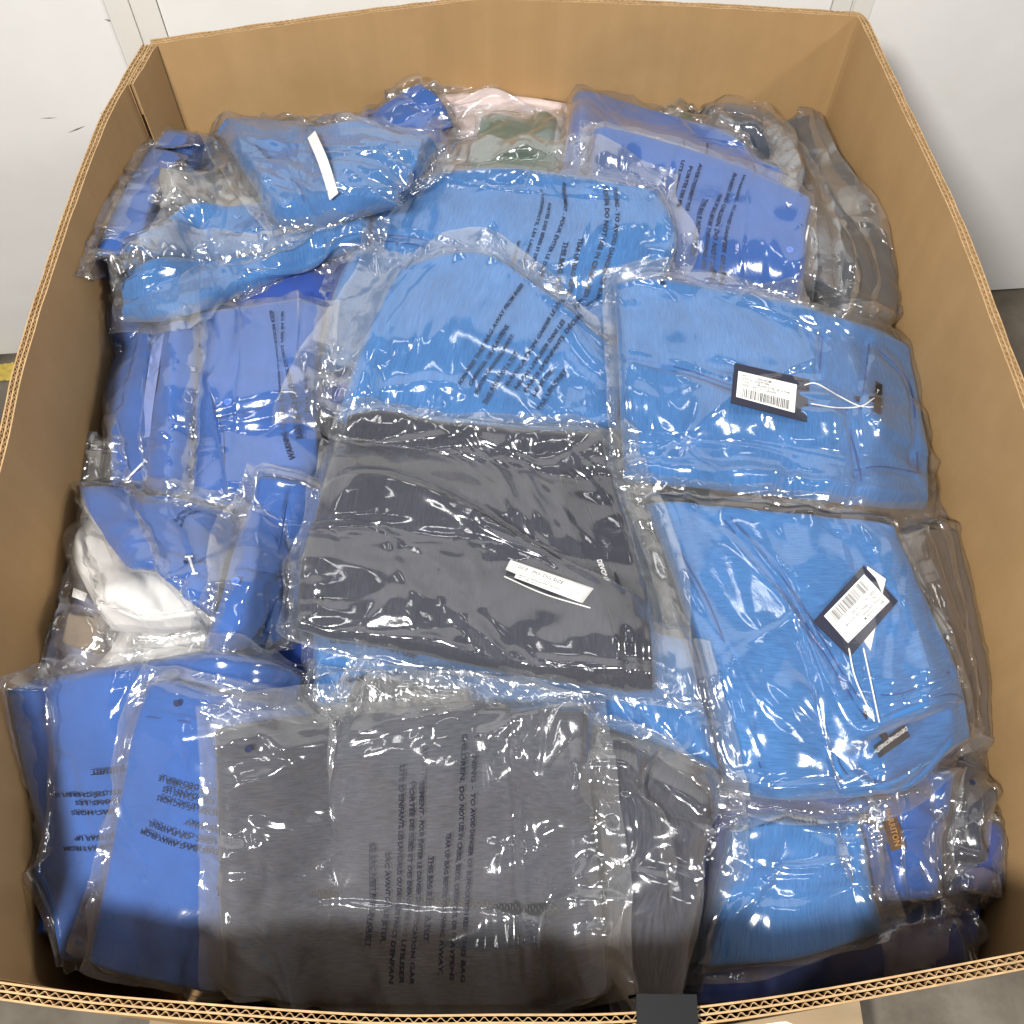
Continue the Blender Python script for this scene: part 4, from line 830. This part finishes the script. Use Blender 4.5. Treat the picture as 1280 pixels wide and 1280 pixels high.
for (xi, yi), (xj, yj) in zip(lining_px, lining_px[-1:] + lining_px[:-1]):
    ins ^= ((yi > C4[..., 1]) != (yj > C4[..., 1])) & (C4[..., 0] < (xj - xi) * (C4[..., 1] - yi) / (yj - yi + 1e-12) + xi)
grid_mesh('lining', jk.PC + jk.NC_ * .0005 - jk.ctr, np.stack(np.meshgrid(jk.ua * jk.Lu, jk.va * jk.Lv, indexing='ij'), -1), FAB['navy'], jk.cloth, mask=ins)
for e in ([(702, 594), (714, 650), (736, 706), (756, 756), (774, 810)], [(745, 590), (776, 655), (800, 712), (818, 768)], [(722, 600), (742, 655), (764, 706), (786, 760)]):
    cord(jk, e, .0021, FAB['navy'], 'collar_edge', jk.cloth, .0005)
woven_text(jk, (746, 700), (764, 748), 'DEVON&JONES', .008, M_WHITETHREAD, 'label_lettering', jk.cloth, .0035)
t1, q, n, th = flat_quad(jk, [(638, 700), (742, 736), (728, 754), (632, 712)], .006, .0006, 'hang_tag', mat('grey_card', (.55, .55, .53), .6), jk.cloth)
sticker(jk, [(640, 702), (738, 737), (732, 744), (636, 708)], .0069, jk.cloth, [('20 0   PO: DG SIZE', .1)], False, 'size_sticker', text_v=(.1, .9))
sticker(jk, [(646, 716), (728, 744), (725, 753), (643, 722)], .0068, jk.cloth, [('MADE IN BANGLADESH 100 POLY', .05), ('RN 15387 CA 01', .05)], False, 'care_sticker', text_v=(.1, .9))
cord(jk, [(630, 723), (680, 745), (738, 762)], .0008, M_STRING, 'tag_string', jk.cloth, .003)
P_, n_ = on_film(jk, (358, 740), .001); 
seams(jk, [[(412, 590), (500, 601), (600, 643), (690, 698)], [(782, 800), (788, 856)]], .0024, 'black')
# front
f29 = shirt('royal blue shirt bag in the front left corner, upside down print', 'royal', [(-14, 852), (372, 840), (285, 1192), (84, 1184)], edges={'t': [(100, 834), (220, 816), (310, 816)], 'l': [(22, 1000)]}, t=.03, seed=37, calm=[(135, 1000, 75)], folds=[[(60, 840), (80, 900), (100, 960)], [(95, 850), (70, 905)], [(150, 830), (140, 900), (180, 960)], [(20, 860), (60, 905)], [(120, 950), (60, 1000)], [(90, 880), (85, 1000), (80, 1060)]], mar=(.006, .006, .006, .008), cloth=.4, crumple=1.05,
            lines=[('groove', [(55, 905), (90, 830)], (.003, .006)), ('groove', [(70, 900), (110, 1050)], (.003, .006))])
hole(f29, (53, 904))
block(f29, (186, 1046), (-.99, .11), (-.11, -.99), 12, [('KEEP THIS BAG AWAY FROM', 0, 0, 104), ('OR PLAYPENS. TEAR UP', 1, 0, 90)])
block(f29, (184, 1002), (-.99, .11), (-.11, -.99), 12, [('GARDER LE SAC HORS', 0, 0, 92), ('UTILISER DANS LES', 1, 0, 86), ("D'ENFANTS. DÉCHIRER LE", 2, 0, 108), ('PAS UN JOUET', 4, 0, 62, 1)])
f30 = shirt('royal blue shirt bag with dashed pocket line left of the front grey bag', 'royal', [(198, 838), (376, 880), (282, 1225), (116, 1192)], edges={'t': [(270, 858)], 'l': [(176, 900), (150, 1050)]}, t=.03, seed=38, calm=[(240, 1015, 70)], folds=[[(190, 840), (160, 960), (110, 1130)], [(225, 890), (240, 960), (262, 1010)], [(185, 850), (150, 980)], [(240, 1090), (270, 1110)]], mar=(.016, .01, .008, .024), cloth=.35, crumple=.95,
            lines=[('seam', [(184, 894), (232, 900), (262, 905)], (.002,)), ('groove', [(226, 905), (240, 960)], (.003, .005))])
hole(f30, (221, 879))
seams(f30, [[(184, 896), (232, 902), (262, 907)]])
block(f30, (296, 1062), (-.97, -.24), (.24, -.97), 12, [('KEEP THIS BAG AWAY FROM', 0, 0, 118), ('CARRIAGES, OR PLAYPENS.', 1, 0, 112), ('THROWING AWAY', 2, 0, 70)])
block(f30, (290, 1014), (-.97, -.24), (.24, -.97), 12, [('GARDER LE SAC HORS', 0, 0, 92), ('UTILISER DANS LES', 1, 0, 88), ("ENFANTS. DÉCHIRER LE", 2, 0, 96)])
cr = jacket('crumpled dark grey bag right of the big dark grey bag at the front', 'glare_grey', [(748, 898), (898, 962), (848, 1214), (768, 1222)], edges={'t': [(830, 918)], 'r': [(888, 1060)]}, t=.06, seed=39, folds=[[(760, 920), (820, 1000), (830, 1120)], [(800, 930), (880, 1000)], [(760, 1000), (860, 1060)], [(780, 1080), (870, 1130)], [(840, 930), (900, 1020), (880, 1100)]], mar=(.01, .022, .012, .008), cloth=1.0, crumple=1.6)
frt = jacket('big dark grey jacket bag with vertical warning print at the front', 'glare_grey', [(264, 900), (736, 892), (764, 1236), (276, 1232)], edges={'t': [(420, 888), (600, 872)]}, t=.032, seed=40, calm=[(520, 1080, 115)], folds=[[(264, 990), (420, 930), (600, 880)], [(264, 1002), (430, 955), (560, 905)], [(270, 945), (400, 925), (520, 890)], [(262, 1060), (420, 1040), (600, 1055), (760, 1060)], [(290, 1020), (360, 1035), (440, 1020)], [(420, 1170), (600, 1185), (760, 1160)], [(270, 1150), (420, 1185), (590, 1215)], [(640, 890), (650, 1060), (660, 1220)], [(600, 890), (610, 1000), (605, 1210)], [(700, 900), (740, 1000)], [(540, 1000), (600, 1010)], [(680, 1150), (745, 1100), (770, 1060)], [(300, 960), (360, 990), (380, 975)], [(620, 920), (700, 990), (760, 1000)], [(640, 980), (700, 960), (750, 910)]], mar=(.02, .024, .01, .008), film='hazy', cloth=.4, crumple=1.45, rot=1,  # milky film adds to the silvery glare put into the cloth colour
             lines=[('groove', [(272, 1112), (420, 1118), (700, 1138)], (.003, .005)), ('seam', [(268, 914), (500, 902)], (.003,)), ('seam', [(640, 890), (648, 1220)], (.002,)), ('step', [(268, 1118), (420, 1124), (705, 1142)], (.003, .05, 1))])
zipper(frt, [(272, 1112), (420, 1118), (560, 1128), (700, 1138)], frt.cloth); strip_on_cloth(frt, [(272, 1112), (420, 1118), (560, 1128), (700, 1138)], .012, M_BLACKTAPE, 'zipper_tape', .0004, .0005); hole(frt, (310, 936), .0035)
block(frt, (592, 918), (-.05, .9987), (-.9987, -.05), 14, [('WARNING - TO AVOID DANGER OF SUFFOCATION KEEP THIS BAG', 0, 0, 300), ('CHILDREN. DO NOT USE IN CRIBS, BEDS, CARRIAGES, OR PLAYPENS', 1, 0, 300), (WARN[2], 2, 122, 172), (WARN[3], 3.4, 152, 108, 1)])
block(frt, (528, 932), (-.05, .9987), (-.9987, -.05), 13, [('AVERTISSEMENT - POUR ÉVITER LE DANGER DE SUFFOCATION GAR', 0, 0, 288), ('PORTÉE DES BÉBÉS ET DES ENFANTS. NE PAS UTILISER', 1, 44, 244), ("LITS D'ENFANTS, LES LANDAUS OU DANS LES PARCS D'ENFAN", 2, 24, 264), ('SAC AVANT DE LE JETER.', 3, 132, 114), ("CE SAC N'EST PAS UN JOUET", 4.4, 122, 130, 1)])

# ------------------------------------------------------------------ black clip with a white placard hung over the front rim
cl = thing('placard_holder', 'black plastic clip over the front rim holding a white placard', 'sign holder')
fy = lambda x: float(yf(np.array([x]))[0])
xA, xB = at_z(795, 1262, RZ)[0], at_z(870, 1258, RZ)[0]
M_BLK = mat('black_plastic', (.007, .007, .008), .6, spec=.2)
mb = MB(); yy = fy((xA + xB) / 2)
prof = [(yy - .0185, -.05), (yy - .0185, .0035), (yy + .010, .0075), (yy + .0105, .005), (yy + .012, -.05), (yy + .0095, -.05), (yy + .0085, .002), (yy - .0165, -.001), (yy - .0165, -.05)]
k = len(prof); V = [(x, y, RZ + z) for x in (xA, xB) for y, z in prof]
mb.add(V, [(i, (i + 1) % k, k + (i + 1) % k, k + i) for i in range(k)]); mb.build('clip', M_BLK, cl)
pth = smooth_path([at_z(*p, RZ - .022) for p in ((738, 1292), (770, 1279), (830, 1269), (885, 1266), (930, 1268), (975, 1276), (1012, 1292))], 30)
pth[:, 1] = np.minimum(pth[:, 1], np.array([fy(x) for x in pth[:, 0]]) - .0195)
rows = [(0, 0), (-.004, -.02), (-.006, -.09), (-.002, -.22)]; n = len(pth)
V = [(p[0], p[1] + dy, p[2] + dz) for dy, dz in rows for p in pth] + [(p[0], p[1] + dy + .0012, p[2] + dz - .0004) for dy, dz in rows for p in pth]
Fc = [(r * n + i, r * n + i + 1, (r + 1) * n + i + 1, (r + 1) * n + i) for r in range(3) for i in range(n - 1)]; Fc = Fc + [tuple(v + 4 * n for v in f[::-1]) for f in Fc] + [(i, 4 * n + i, 4 * n + i + 1, i + 1) for i in range(n - 1)]
mesh('placard', V, Fc, M_WHITECARD, cl, smooth=False)
